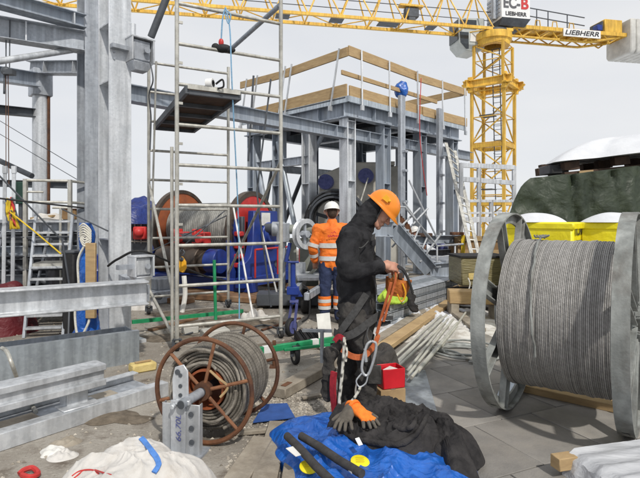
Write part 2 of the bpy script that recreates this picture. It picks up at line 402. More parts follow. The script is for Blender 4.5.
nt.links.new(tc.outputs['Generated'],mp.inputs['Vector']); nt.links.new(mp.outputs['Vector'],cn.inputs['Vector'])
nt.links.new(cn.outputs['Fac'],cr.inputs['Fac']); nt.links.new(sky.outputs['Color'],mx.inputs['A'])
nt.links.new(cr.outputs['Color'],mx.inputs['B']); nt.links.new(mx.outputs['Result'],bg.inputs['Color'])
bg.inputs['Strength'].default_value=.1

# ------------------------------------------------------------------ ground
def ground_mat():
    m=bpy.data.materials.new('site_ground'); m.use_nodes=True; nt=m.node_tree; N=nt.nodes; L=nt.links; b=N['Principled BSDF']
    tc=N.new('ShaderNodeTexCoord')
    def nzn(sc,det=8,ro=.65):
        t=N.new('ShaderNodeTexNoise'); t.inputs['Scale'].default_value=sc; t.inputs['Detail'].default_value=det; t.inputs['Roughness'].default_value=ro
        L.new(tc.outputs['Object'],t.inputs['Vector']); return t.outputs['Fac']
    def ramp(f,a,ca,bb,cb):
        r=N.new('ShaderNodeValToRGB'); r.color_ramp.elements[0].position=a; r.color_ramp.elements[1].position=bb
        r.color_ramp.elements[0].color=(*ca,1); r.color_ramp.elements[1].color=(*cb,1); L.new(f,r.inputs['Fac']); return r.outputs['Color']
    def mix(f,a,c):
        x=N.new('ShaderNodeMix'); x.data_type='RGBA'; L.new(f,x.inputs['Factor']); L.new(a,x.inputs['A'])
        if isinstance(c,tuple): x.inputs['B'].default_value=(*c,1)
        else: L.new(c,x.inputs['B'])
        return x.outputs['Result']
    base=ramp(nzn(.9),.35,(.215,.19,.16),.66,(.37,.345,.305))
    base=mix(ramp(nzn(3.2),.52,(0,0,0),.66,(.85,.85,.85)),base,(.125,.10,.078))
    base=mix(ramp(nzn(38,4),.55,(0,0,0),.70,(.55,.55,.55)),base,(.46,.43,.38))
    base=mix(ramp(nzn(70,3),.58,(0,0,0),.70,(.6,.6,.6)),base,(.09,.075,.06))
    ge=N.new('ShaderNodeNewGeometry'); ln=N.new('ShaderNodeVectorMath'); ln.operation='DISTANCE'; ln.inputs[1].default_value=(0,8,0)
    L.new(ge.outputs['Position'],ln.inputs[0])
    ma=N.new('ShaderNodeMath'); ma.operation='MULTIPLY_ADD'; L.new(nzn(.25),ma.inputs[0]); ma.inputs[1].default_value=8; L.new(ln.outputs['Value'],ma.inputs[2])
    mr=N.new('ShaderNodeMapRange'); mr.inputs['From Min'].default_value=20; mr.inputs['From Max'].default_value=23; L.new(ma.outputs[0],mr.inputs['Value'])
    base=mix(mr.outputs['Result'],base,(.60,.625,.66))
    L.new(base,b.inputs['Base Color']); b.inputs['Roughness'].default_value=.92; b.inputs['Specular IOR Level'].default_value=.25
    bp=N.new('ShaderNodeBump'); bp.inputs['Strength'].default_value=.6; bp.inputs['Distance'].default_value=.02; L.new(nzn(30,6),bp.inputs['Height']); L.new(bp.outputs['Normal'],b.inputs['Normal'])
    return m
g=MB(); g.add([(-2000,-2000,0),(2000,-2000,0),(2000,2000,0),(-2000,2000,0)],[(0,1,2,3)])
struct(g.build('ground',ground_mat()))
# paved area: staggered slabs over a dark bed
SU=V((.91,.415,0)).normalized(); SV=V((-.415,.91,0)).normalized(); S0=V((1.387,3.80,0))
SLAB=mat('rubber_grey_slab',(.30,.285,.265),(.21,.20,.187),rough=.9,scale=3,dirt=(.33,.305,.27),damt=.7,bump=.35,bscale=90,tone=True)
pv=MB(); ptn=[]
def pbound(c):                                             # left and far limit of the paving
    lim=.46+(c.y-3.6)*.10
    return c.x>lim-.25 and c.y<6.4+.2*c.x and c.y>.4 and c.x<7
for i in range(-14,16):
    for j in range(-9,10):
        c=S0+SU*((i+.5)*.575+(.29 if j%2 else 0))+SV*((j+.5)*.64)
        if not pbound(c): continue
        k=random.uniform(.82,1.14); z=.030+random.uniform(-.002,.003)
        n0=len(pv.v); pv.box(c+Z*(z/2),(.568,.633,z),SU); 
        ptn += [k]*8
pv.t=ptn
pb=pv.build('paving',SLAB,bevel=.004); struct(pb)

# ------------------------------------------------------------------ tower crane
CA=V((.78,-.62,0)).normalized(); CB=V((.62,.78,0)).normalized(); CW=1.75
CN=V((9.75,26.5,0)); CC=CN+(CB-CA)*CW/2
crane=thing('tower_crane','yellow lattice tower crane with white machinery box and grey ballast behind the steel platform','crane',CC)
def mast(mb,w,z0,z1,nsec,leg=.16,br=.07,band=True):
    cs=[CC+(CA*sx+CB*sy)*w/2 for sx,sy in ((1,-1),(-1,-1),(-1,1),(1,1))]
    for c in cs: mb.bar(c+Z*z0,c+Z*z1,leg,leg,CA)
    h=(z1-z0)/nsec
    for k in range(4):
        a=cs[k]; b=cs[(k+1)%4]
        for i in range(nsec):
            za=z0+i*h; zb=za+h
            p,q=(a,b) if (i+k)%2 else (b,a)
            mb.bar(p+Z*za,q+Z*zb,br,br)
            mb.bar(a+Z*zb,b+Z*zb,br*.8,br*.8)
mb=MB(); mast(mb,1.75,0,8.55,6); mast(mb,1.58,9.3,11.1,2,.14,.06)
for zz in (2.4,5.55):                                     # working rings
    for k,(u,v_) in enumerate(((CA,CB),(CB,CA),(CA,-CB),(CB,-CA))):
        mb.bar(CC+v_*(-.88)-u*.95+Z*zz,CC+v_*(-.88)+u*.95+Z*zz,.10,.22)
mb.build('mast',YEL,crane,bevel=.01)
mb=MB()
for s1 in (-1,1):
    for u,v_ in ((CA,CB),(CB,CA)):
        mb.ibeam(CC+v_*(s1*1.0)-u*1.32+Z*8.95,CC+v_*(s1*1.0)+u*1.32+Z*8.95,.42,.24,tf=.05,tw=.04)
for sx in (-1,1):
    for sy in (-1,1):
        c=CC+(CA*sx+CB*sy)*.92; mb.bar(c+Z*8.5,c+Z*9.35,.26,.26,CA)
        mb.bar(c+Z*8.55+(CA*sx)*.02,c+Z*9.0+(CA*sx)*.5,.1,.1)
mb.build('climbing_collar',YEL,crane,bevel=.01)
mb=MB()
L0=CC+CA*.35+CB*.1
for s1 in (-1,1): mb.tube([L0+CA*.2*s1+Z*.2,L0+CA*(.2*s1-.25)+Z*11],.03,6)
for i in range(36): z=.5+i*.3; o=L0-CA*.25*(z/11); mb.bar(o-CA*.2+Z*z,o+CA*.2+Z*z,.025,.025)
for i in range(12):
    z=1.2+i*.8; o=L0-CA*.25*(z/11)
    mb.tube([o-CA*.25+Z*z,o-CA*.28+CB*.5+Z*z,o+CA*.28+CB*.5+Z*z,o+CA*.25+Z*z],.015,5)
for z in (3.2,5.7,7.3): mb.box(CC-CA*.3+Z*z,(.7,.8,.05),CA)
mb.build('access_ladder',DARKST,crane)
mb=MB(); mb.lathe([(0,.55),(0,.86),(.28,.9),(.30,.98),(.66,.98),(.66,.5)],CC+Z*11.08,Z,40); mb.build('slewing_ring',YEL,crane)
mb=MB(); mb.lathe([(0,.5),(0,.8),(.16,.8),(.16,.5)],CC+Z*11.75,Z,40); mb.build('slewing_bearing',DARKST,crane)
JD=V((-.982,-.19,0)).normalized(); JP=V((.19,-.982,0)).normalized()
def J(s,l,z): return CC+JD*s+JP*l+Z*z
mb=MB(); JZ=11.86; JH=2.1; JL=34
for l in (-.62,.62): mb.bar(J(-.8,l,JZ),J(JL,l,JZ),.13,.15)
mb.bar(J(.5,0,JZ+JH),J(JL,0,JZ+JH),.12,.12)
st=1.7; n=int(JL/st)
for i in range(n):
    a=.3+i*st
    for l in (-.62,.62):
        mb.tube([J(a,l,JZ),J(a+st/2,0,JZ+JH)],.042,6); mb.tube([J(a+st/2,0,JZ+JH),J(a+st,l,JZ)],.042,6)
    mb.tube([J(a,-.62,JZ),J(a,.62,JZ)],.035,6); mb.tube([J(a,-.62 if i%2 else .62,JZ),J(a+st,.62 if i%2 else -.62,JZ)],.03,6)
mb.build('jib',YEL,crane)
mb=MB()
for a,b in ((5.6,6.7),(11.4,12.1),(8.6,9.3),(3.5,4.0)):
    mb=MB(); mb.bar(J(a,.2,JZ-.02),J(b,.2,JZ-.02),.75,.05); mb.build('walkway_plate',DARKST,crane)
mb=MB(); mb.tube([J(-.6,.1,JZ+1.1),J(JL,.1,JZ+1.02)],.022,6); mb.tube([J(-.6,-.2,JZ+.75),J(JL,-.2,JZ+.8)],.02,6); mb.build('hoist_rope',DARKST,crane)
mb=MB(); mb.box(J(4.9,.25,JZ+.62),(.75,.35,.5),JD); mb.box(J(4.9,.25,JZ+.3),(.4,.3,.25),JD); mb.build('trolley_motor',DARKST,crane,bevel=.03)
mb=MB(); mb.bar(J(4.3,.3,JZ+.95),J(5.6,.3,JZ+.95),.4,.1); mb.build('trolley_cover',YEL,crane)
# counter jib
mb=MB()
for l in (-.6,.6):
    mb.bar(J(-.8,l,12.08),J(-11.0,l,12.08),.14,.2); mb.tube([J(-.8,l*.7,11.62),J(-5.6,l*.7,11.58),J(-7.6,l*.9,11.95)],.07,8)
    for i in range(6): mb.bar(J(-1-i*1.1,l,12.0),J(-1.5-i*1.1,l*.7,11.62),.06,.06); mb.bar(J(-1.5-i*1.1,l*.7,11.62),J(-2.1-i*1.1,l,12.0),.06,.06)
for i in range(9): mb.bar(J(-1-i,-.6,12.05),J(-1-i,.6,12.05),.09,.12)
mb.bar(J(-1,0,12.16),J(-6,0,12.16),1.1,.03)
for i in range(4): 
    a=-1.1-i*1.05; mb.tube([J(a,.62,12.15),J(a-.05,.62,12.5),J(a-.28,.62,12.5),J(a-.33,.62,12.15)],.03,6)
mb.build('counter_jib',YEL,crane)
mb=MB()
for z,z2 in ((13.2,12.9),(12.75,12.45)): mb.tube([J(-1.6,.55,z),J(-5.3,.55,z2)],.03,6)
for a,b_ in ((-2.3,13.12),(-3.0,13.05),(-4.2,12.97)): mb.tube([J(a,.55,12.1),J(a,.55,b_)],.03,6)
mb.build('handrail',DARKST,crane)
mb=MB(); mb.box(J(-7.15,.0,12.55),(1.15,1.2,.75),JD); mb.build('winch_housing',YEL,crane,bevel=.03)
mb=MB(); mb.box(J(-6.53,.0,12.58),(.12,.95,.5),JD); mb.build('winch_opening',DARKST,crane)
mb=MB(); mb.box(J(-6.35,.3,12.45),(.35,.4,.35),JD); mb.build('winch_motor',BLUEM,crane,bevel=.04)
for i in range(7):
    mb=MB(); c=J(-8.15-i*.40,0,0)
    poly=[(-1,0),(1,0),(1,2.15),(-1,2.15)]
    mb.prism([(-.95,11.2),(-.8,11.0),(.8,11.0),(.95,11.2),(.95,12.95),(-.95,12.95)],V((c.x,c.y,0)),JP,Z,.37)
    mb.build('ballast_block',CONCW,crane,bevel=.05)
mb=MB(); mb.box(J(-5.0,.72,11.93),(2.35,.05,.42),JD); sg=mb.build('name_board',WHITE,crane)
CD=-JD
text_mesh('LIEBHERR',J(-3.92,.75,11.80),CD,Z,.27,BLACKT,'board_lettering',sg,bold=.02,width=2.15,shear=.25)
# machinery box
mb=MB(); mb.box(J(-.75,.25,13.2),(1.72,1.5,1.75),JD); bx=mb.build('machinery_box',WHITE,crane,bevel=.03)
mb=MB(); mb.add([J(.08,1.02,12.36),J(-1.63,1.02,12.36),J(-1.63,-.5,12.36),J(.08,-.5,12.36),J(.05,.75,12.02),J(-1.45,.75,12.02),J(-1.45,-.3,12.02),J(.05,-.3,12.02)],
  [(0,1,2,3),(4,5,6,7),(0,1,5,4),(1,2,6,5),(2,3,7,6),(3,0,4,7)]); mb.build('machine_underside',DARKST,crane)
mb=MB()
for i in range(6): mb.box(J(.13,.25,12.5+i*.22),(.06,1.3,.12),JD)
mb.box(J(.2,.5,13.0),(.3,.25,1.2),JD)
mb.build('louvre',GALVD,crane)
text_mesh('EC-',J(-.02,1.01,12.86),CD,Z,.62,GREYT,'box_lettering',bx,bold=.03,width=.98)
text_mesh('B',J(-1.06,1.01,12.86),CD,Z,.62,REDT,'box_letter',bx,bold=.03,width=.44)
text_mesh('LIEBHERR',J(-.14,1.01,12.47),CD,Z,.22,BLACKT,'box_lettering',bx,bold=.03,width=1.25)
# cab hanging beside the mast
mb=MB(); cl=-.75
pr=[(.45,11.02),(.9,10.80),(1.55,10.85),(1.95,11.25),(2.0,12.62),(.45,12.7)]
mb.prism(pr,V((CC.x,CC.y,0))+JP*cl,JD,Z,1.25); cb=mb.build('operator_cab',CABG,crane,bevel=.04)
mb=MB(); mb.prism([(.95,12.05),(1.9,12.05),(1.92,12.52),(.95,12.55)],V((CC.x,CC.y,0))+JP*(cl+.64),JD,Z,.02)
mb.prism([(1.42,10.95),(1.56,10.93),(1.9,11.28),(1.94,11.85),(1.42,11.85)],V((CC.x,CC.y,0))+JP*(cl+.64),JD,Z,.02)
mb.box(J(2.0,cl,12.0),(.03,1.05,1.1),JD); mb.build('cab_window',GLASS,cb)
mb=MB(); mb.prism([(.55,11.35),(1.35,11.35),(1.3,11.8),(.6,11.8)],V((CC.x,CC.y,0))+JP*(cl+.645),JD,Z,.03); mb.build('cab_panel',WHITE,cb)

# ------------------------------------------------------------------ steel platform
PO=V((.67,12.0,0))
plat=thing('steel_platform','grey steel platform on columns with a dark deck and timber guard rails all round','platform',PO)
def Q(a,b,z): return PO+D1*a+D2*b+Z*z          # a along the right side, b along the left side
DZ=4.40
def column(a,b,z1,face=D1,h=.30,w=.28,m=PAINTST,par=plat):
    mb=MB(); mb.ibeam(Q(a,b,0.03),Q(a,b,z1),h,w,up=face,tf=.03,tw=.02); mb.box(Q(a,b,.015),(.5,.5,.03),D1)
    for z in (z1-.06,z1*.62): mb.box(Q(a,b,z),(h*.9,w,.02),face)
    return mb.build('column',m,par,bevel=.004)
for a,b,f in ((.12,.12,D1),(1.5,.1,D1),(3.2,.1,D1),(4.95,.1,D1),(.1,1.45,D2),(.1,2.65,D2),(.1,3.8,D2),(4.95,3.8,D1),(2.5,3.8,D1),(4.95,2.0,D1),(2.6,2.0,D1)):
    column(a,b,3.98,f,m=GALV if (a,b) in((.12,.12),(.1,1.45)) else PAINTST)
mb=MB()
for p,q in ((Q(-.15,0,0),Q(5.2,0,0)),(Q(0,.15,0),Q(0,4.0,0)),(Q(5.1,.15,0),Q(5.1,4,0)),(Q(.15,3.95,0),Q(5.2,3.95,0)),(Q(.15,2.0,0),Q(5,2.0,0)),(Q(2.5,.15,0),Q(2.5,3.8,0))):
    mb.ibeam(p+Z*(DZ-.21),q+Z*(DZ-.21),.42,.24,tf=.03,tw=.02)
fr=mb.build('deck_frame',PAINTST,plat,bevel=.004)
mb=MB()
for i in range(4): a=.9+i*1.2; mb=MB(); mb.box(Q(a,-.07,DZ-.21),(.02,.105,.355),D1); mb.build('stiffener',PAINTST,fr)
for i in range(3): b=.9+i*1.2; mb=MB(); mb.box(Q(-.07,b,DZ-.21),(.105,.02,.355),D1); mb.build('stiffener',PAINTST,fr)
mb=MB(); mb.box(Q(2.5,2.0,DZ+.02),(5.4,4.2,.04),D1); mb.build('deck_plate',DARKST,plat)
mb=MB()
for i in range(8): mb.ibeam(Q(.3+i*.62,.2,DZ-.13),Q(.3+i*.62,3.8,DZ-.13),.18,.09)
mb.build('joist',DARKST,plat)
# light angle edge under toe boards
mb=MB(); mb.bar(Q(-.2,-.17,DZ-.02),Q(5.3,-.17,DZ-.02),.06,.14); mb.bar(Q(-.17,-.2,DZ-.02),Q(-.17,4.1,DZ-.02),.06,.14); mb.build('edge_angle',SHEET,plat)
# diagonal bracing
for p,q,m,r in ((Q(.1,2.72,3.7),Q(.1,1.9,1.0),SHEET,.07),(Q(.1,3.75,3.6),Q(.1,2.9,.5),PAINTST,.08),(Q(.1,3.7,.6),Q(.1,2.75,3.6),DARKST,.06),(Q(2.55,2.0,3.9),Q(1.55,2.0,1.2),DARKST,.06),(Q(2.65,2.0,3.9),Q(3.7,2.0,1.2),PAINTST,.06),
                (Q(.3,1.55,3.2),Q(.3,1.0,3.95),PAINTST,.06),(Q(2.5,3.8,3.8),Q(1.2,3.8,1.3),DARKST,.07)):
    mb=MB(); mb.tube([p,q],r,10); mb.build('brace',m,plat)
mb=MB()
for z in (3.1,):
    mb.ibeam(Q(.1,1.5,z),Q(.1,3.8,z),.22,.15); mb.ibeam(Q(.2,3.8,z),Q(5,3.8,z),.22,.15)
mb.build('tie_beam',GALVD,plat)
# channel posts in front of right side
for a,z0,z1 in ((1.72,0,4.75),(3.55,0,4.70)):
    mb=MB(); mb.chan(Q(a,-.38,z0),Q(a,-.38,z1),.20,.10,up=D1); 
    for z in (1.2,2.0,2.8,3.3): mb.box(Q(a+.02,-.43,z),(.12,.1,.06),D1)
    mb.build('post',GALVD,plat,bevel=.003)
# timber guard rails
def plank(p,q,h,t=.045,m=WOOD,name='guard_board'):
    mb=MB(); d=(q-p); ups=Z
    n=6; pts=[lerp(p,q,i/n)+Z*(.012*nz(i*.8,p.x,p.y)) for i in range(n+1)]
    for i in range(n):
        pass
    mb.bar(p,q,t,h); return mb.build(name,m,plat,bevel=.006)
TZ=5.52
plank(Q(-.12,-.12,TZ+.02),Q(2.75,-.12,TZ-.02),.24); plank(Q(2.6,-.17,TZ-.07),Q(5.35,-.17,TZ),.22)
plank(Q(-.12,-.1,TZ+.0),Q(-.12,2.1,TZ-.06),.22); plank(Q(-.17,1.9,TZ-.10),Q(-.17,4.1,TZ-.02),.2)
plank(Q(-.12,-.15,DZ+.18),Q(3.0,-.15,DZ+.16),.26); plank(Q(2.9,-.19,DZ+.15),Q(5.35,-.19,DZ+.17),.26)
plank(Q(-.15,-.1,DZ+.2),Q(-.15,2.35,DZ+.2),.30); plank(Q(-.19,2.2,DZ+.17),Q(-.19,4.1,DZ+.17),.28)
plank(Q(-.25,-.02,5.02),Q(3.9,-.02,5.0),.11); plank(Q(5.3,-.1,TZ),Q(5.3,4.0,TZ-.05),.22)
plank(Q(5.3,4.05,TZ-.05),Q(2.9,4.05,TZ-.05),.2); plank(Q(-.2,4.05,DZ+.17),Q(2.2,4.05,DZ+.17),.25)
plank(Q(5.28,-.1,DZ+.17),Q(5.28,4.0,DZ+.17),.25)
def stanchion(p,q): 
    mb=MB(); mb.bar(p,q,.035,.035); mb.box(p+Z*.02,(.1,.05,.12),D1); mb.build('stanchion',GALV,plat)
for a in (.25,1.35,2.62,3.9,5.2): stanchion(Q(a,-.24,DZ-.2),Q(a+.03,-.19,TZ+.1))
for b in (.35,2.05,2.3,3.5,4.0): stanchion(Q(-.25,b,DZ-.2),Q(-.2,b-.25,TZ+.1))
mb=MB(); mb.tube([Q(-.3,3.55,3.2),Q(-.3,3.3,5.6)],.03,8); mb.build('stanchion',DARKST,plat)
mb=MB(); mb.tube(arcpts([Q(2.72,-.26,TZ-.1),Q(2.62,-.28,DZ-.3),Q(2.7,-.3,3.2),Q(2.95,-.3,2.2)]),.012,5); tag(mb.build('rope',REDP),'thin red rope hanging down from the platform guard rail','rope')
c=P(402,90,13.55); mb=MB(); mb.ball(c,.19,14,(1,.85,1.2)); 
mb.v=[c+(x-c)*(1+.28*nz((x-c).x*9,(x-c).y*9,(x-c).z*7)) for x in mb.v]
bt=mb.build('tarpaulin_bundle',TARPB); tag(bt,'bundled blue tarpaulin hanging on the timber guard rail of the platform','bundle')

# long beam that runs past the platform columns
EA=P(86,78,7.75); EA.z=3.62; EB=P(470,160,16.6); EB.z=3.62
tb=thing('tie_beam','long grey steel beam running from the left column past the platform columns','beam',EA*1.0)
mb=MB(); mb.ibeam(EA,EB,.28,.22,tf=.02); bm_=mb.build('beam',PAINTST,tb,bevel=.003)
for k in (.46,.56,.7,.85): 
    p=lerp(EA,EB,k); mb=MB(); mb.box(p,(.02,.21,.24),(EB-EA)); mb.build('stiffener',PAINTST,bm_)
# ------------------------------------------------------------------ left steel frame
def hcol(name,label,c,z1,gap=.32,fl=.28,m=GALV,z0=0.):
    t=thing(name,label,'column',V((c.x,c.y,0)))
    mb=MB(); c=V((c.x,c.y,0))
    mb.ibeam(c+D2*gap/2+Z*z0,c+D2*gap/2+Z*z1,gap+.02,fl,up=D2,tf=.022,tw=.014); mb.build('shaft',m,t,bevel=.004)
    return t,c
t,c1=hcol('steel_column','broad bright galvanised steel column in front of the left frame',V((-2.48,6.2,0)),6.2)
mb=MB(); mb.box(c1+D2*.16+Z*.02,(.55,.6,.04),D1); mb.build('base_plate',GALV,t)
for zz in (3.96,3.25,1.3): 
    mb=MB(); mb.box(c1+D2*.16+Z*zz,(.265,.30,.016),D1); mb.build('stiffener',GALV,t)
mb=MB()
for sx in (-1,1):
    for zz in (3.52,3.6,3.68): mb.lathe([(0,.001),(0,.014),(.014,.014),(.014,.001)],c1-D2*.012+D1*sx*.08+Z*zz,-D2,6)
b=mb.build('bolt',GALVD,t); b['kind']='stuff'
# bracket box on the column, near the top, and its twin low down
def bracket(name,label,c,s=1.,mt=GALVD):
    t=thing(name,label,'bracket',c)
    mb=MB(); mb.box(c,(.26*s,.20*s,.30*s),D1); mb.build('housing',mt,t,bevel=.012)
    mb=MB()
    for k in (-1,1): mb.box(c+D1*.16*k*s,(.02,.30*s,.34*s),D1)
    mb.box(c+Z*.17*s,(.36*s,.30*s,.02),D1); mb.build('flange',GALV,t,bevel=.003)
    mb=MB(); mb.add([c+D1*x*.16*s-D2*y*.13*s+Z*z*s for x,y,z in ((-1,-1,-.17),(1,-1,-.17),(1,1,-.17),(-1,1,-.17),(-.6,-.6,-.29),(.6,-.6,-.29),(.6,.6,-.29),(-.6,.6,-.29))],
      [(0,1,2,3),(4,5,6,7),(0,1,5,4),(1,2,6,5),(2,3,7,6),(3,0,4,7)]); mb.build('hopper',mt,t,bevel=.005)
    mb=MB(); mb.box(c-D1*.28*s,(.25*s,.08,.05),D1); mb.build('arm',GALVD,t)
    mb=MB(); mb.tube([c-D2*.14*s+D1*.05*s,c-D2*.17*s+D1*.05*s],.045*s,14); mb.build('boss',GALVD,t)
    return t
bk=bracket('bracket_box','grey flanged bracket box bolted high on the right side of the broad column',P(139,52,6.3),.86)
mb=MB(); c=P(133,28,6.3); mb.tube([c-Z*.1,c+Z*.05],.035,12); mb.build('cylinder',GALV,bk)
mb=MB(); mb.tube([P(151,37,6.3),P(215,-125,6.3)],.045,10); tag(mb.build('strut',DARKST),'dark slanting strut rising from the high bracket box out of the picture','strut')
bracket('bracket_box','pale grey flanged bracket box resting on the end of the waist-high beam',P(141,266,5.62),.66,GALV)
mb=MB(); mb.tube(arcpts([P(108,266,6.0),P(118,259,5.8),P(140,251,5.6),P(170,262,6.4),P(205,276,7.6),P(226,281,8)]),.014,6); tag(mb.build('cable',RUBBER),'black cable looping over the pale bracket box into the scaffold','cable')
mb=MB(); mb.tube(arcpts([P(150,62,6.2),P(153,80,6.2),P(149,95,6.3),P(151,118,6.4),P(150,150,6.4)]),.009,6); tag(mb.build('cable',DARKST),'thin cable hanging below the high bracket box','cable')

t,c2=hcol('steel_column','galvanised column standing behind the broad left column',V((-3.43,7.6,0)),5.6,m=GALVD)
mb=MB(); mb.box(c2+D2*.16+Z*.02,(.5,.6,.04),D1); mb.build('base_plate',GALV,t)
# roof beams of the left frame
def beam(label,p,q,h,w,m=GALVD,stiff=(),name='steel_beam',fn='ibeam'):
    p=V(p);q=V(q); t=thing(name,label,'beam',p)
    mb=MB(); getattr(mb,fn)(p,q,h,w); mb.build('beam',m,t,bevel=.004)
    for k in stiff:
        mb=MB(); mb.box(lerp(p,q,k),(.02,w-.02,h-.03),q-p); mb.build('stiffener',GALV,t)
    return t
a=P(-14,-6,6.6); a.z=4.49; b=P(84,24,7.5); b.z=4.49
beam('topmost galvanised beam running in from the left corner to the columns',a+(a-b)*2.4,b,.20,.22,PAINTST,(.96,))
a=P(-14,27,6.88); a.z=4.20; b=P(84,42,7.5); b.z=4.20
beam('second deep galvanised beam just under the topmost one at upper left',a+(a-b)*2.4,b,.30,.22,GALVD,(.82,.6))
mb=MB(); mb.tube([P(-150,84,5.4),P(72,50,7.5)],.045,12); tag(mb.build('brace_tube',GALV),'round grey brace tube slanting under the upper left beams','brace')
beam('short grey beam between the round back column and the left frame',P(30,68,9.6),P(82,68,9.0),.24,.2,GALVD,(.35,.9))
beam('grey beam running from the left edge to the head of the round column',P(-210,43,6.0),P(36,80,9.4),.26,.2,PAINTST,(.7,))
beam('lower dark beam left of the round back column',P(-230,88,6.4),P(34,113,9.5),.16,.14,DARKST)
t=thing('round_column','round pale galvanised column standing back between the left frame columns','column',V((P(40.5,200,9.6).x,9.6,0)))
cc=V((P(40.5,200,9.6).x,9.6,0)); mb=MB(); mb.tube([cc+Z*0,cc+Z*4.0],.14,24); mb.build('shaft',GALV,t)
mb=MB(); mb.box(cc+Z*4.15,(.34,.34,.5),D1); mb.build('head',GALVD,t,bevel=.01)
mb=MB(); mb.bar(cc+V((.16,0,0)),cc+V((.16,0,4.1)),.03,.05); mb.build('edge_strip',RUST,t)
mb=MB(); mb.box(cc+Z*.02,(.5,.5,.04),D1); mb.build('base_plate',GALVD,t)
hcol('steel_column','galvanised column carrying the upper left beams beyond the left edge',V((-6.5,4.85,0)),4.65,m=GALVD)
# chain hoist at left edge
c=P(6,71,7.0); t=thing('chain_hoist','small dark chain hoist hanging from the upper left beams','hoist',c)
mb=MB(); mb.ball(c,.07,10,(1,.8,.9)); mb.box(c+V((.05,0,-.02)),(.13,.1,.07)); mb.build('hoist_body',DARKST,t)
mb=MB(); mb.tube([c+Z*.05,c+V((.0,0,.75))],.008,5); mb.tube([c+V((.05,0,.05)),c+V((.055,0,.75))],.008,5); mb.build('chain',DARKST,t)
mb=MB(); mb.tube([c+V((-.02,0,-.04)),c+V((-.025,0,-.32))],.014,6); mb.build('pull_handle',DARKST,t)
mb=MB(); mb.tube([c+V((.03,0,-.05)),c+V((.04,0,-1.6))],.006,5); mb.tube([c+V((.0,0,-.05)),c+V((.0,0,-1.5))],.005,5); mb.build('load_chain',RUST,t)
for l,p,q in (('upper thin wire crossing the sky between the left columns',P(-180,12,14),P(78,168,8)),('lower thin wire crossing the sky between the left columns',P(-180,28,14),P(78,180,8))):
    mb=MB(); mb.tube([p,q],.006,5); tag(mb.build('wire',DARKST),l,'wire')
# waist-high H beam in front of the column
a=V((-3.0,4.70,.765)); b=V((-1.87,5.40,.765)); a2=a+(a-b)*.9
t=thing('steel_beam','long galvanised H-beam held at waist height in front of the broad column','beam',V((a2.x,a2.y,0)))
mb=MB(); mb.ibeam(a2,b,.25,.24,tf=.02,tw=.014); mb.build('beam',GALV,t,bevel=.005)
for k in (.12,): 
    p=lerp(a2,b,k); mb=MB(); mb.bar(V((p.x,p.y,0)),V((p.x,p.y,.64)),.12,.12,D1); mb.build('support_leg',GALVD,t)
mb=MB(); mb.bar(b+V((-.02,.0,-.02)),V((c1.x+.05,c1.y-.04,.78)),.10,.18); mb.build('bracket_arm',GALVD,t)
# trough of folded sheet on the ground
a=V((-2.97,4.64,0)); b=V((-1.96,5.42,0)); d=(b-a).normalized(); pr=V((-d.y,d.x,0)); a=a-d*1.6
t=thing('steel_trough','long folded galvanised trough lying at the foot of the broad column','trough',a)
mb=MB(); mb.bar(a+Z*.17,b+Z*.17,.008,.34); mb.bar(a+Z*.338-pr*0+pr*.03,b+Z*.338+pr*.03,.07,.008); mb.build('front_panel',SHEET,t)
mb=MB(); mb.bar(a+Z*.012+pr*.25,b+Z*.012+pr*.25,.5,.01); mb.bar(a+Z*.15+pr*.5,b+Z*.15+pr*.5,.008,.30); mb.build('back_panel',GALVD,t)
mb=MB(); mb.bar(b+Z*.16+pr*.006-d*.006,b+Z*.16+pr*.49-d*.006,.012,.30); mb.build('end_panel',SHEET,t)
# big channel on the ground, lower left, with a beam on a stub
a=V((-2.13,3.33,0)); b=V((-1.33,4.38,0)); d=(b-a).normalized(); pr=V((-d.y,d.x,0)); a=a-d*1.2
t=thing('steel_channel','wide galvanised channel lying along the ground towards the rusty reel','channel',a)
mb=MB(); mb.bar(a+Z*.06,b+Z*.06,.012,.115); mb.bar(a+Z*.116+pr*.045,b+Z*.116+pr*.045,.10,.008); mb.build('front_lip',GALV,t,bevel=.002)
mb=MB(); mb.bar(a+Z*.03+pr*.27,b+Z*.03+pr*.27,.52,.012); mb.build('web',GALVD,t)
mb=MB(); mb.bar(a+Z*.06+pr*.54,b+Z*.06+pr*.54,.012,.115); mb.bar(a+Z*.116+pr*.50,b+Z*.116+pr*.50,.09,.008); mb.build('back_lip',GALV,t)
for k in (.25,.55,.8):
    mb=MB(); p=lerp(a,b,k); mb.box(p+pr*.2+Z*.06,(.3,.25,.05),d); mb.build('packing_board',WOODG,t,bevel=.004)
p0=V((-2.3,3.30,.33)); p1=V((-1.74,3.98,.33)); p0=p0-(p1-p0)*.8
t=thing('steel_beam','galvanised beam propped on a stub above the ground channel','beam',V((p0.x,p0.y,0)))
mb=MB(); mb.ibeam(p0,p1,.17,.17,tf=.05,tw=.10); mb.build('beam',GALV,t,bevel=.006)
dd=(p1-p0).normalized(); s=V((-1.86,3.84,0))
mb=MB(); mb.chan(s+Z*.122,s+Z*.245,.16,.13,up=dd,t=.03); mb.bar(s+Z*.125-dd*.14,s+Z*.125+dd*.14,.16,.012); mb.build('stub',GALV,t,bevel=.004)
s=p0+dd*.2; mb=MB(); mb.bar(V((s.x,s.y,0)),V((s.x,s.y,.245)),.1,.1); mb.build('stub',GALV,t,bevel=.004)
mb=MB(); mb.tube(arcpts([P(2,348,4.2),P(7,352,4.1),P(13,367,4.05),G(20,385,.1),G(36,412,.05)]),.016,8); tag(mb.build('bent_tube',ALU),'thin bent tube leaning over the ground channel','tube')

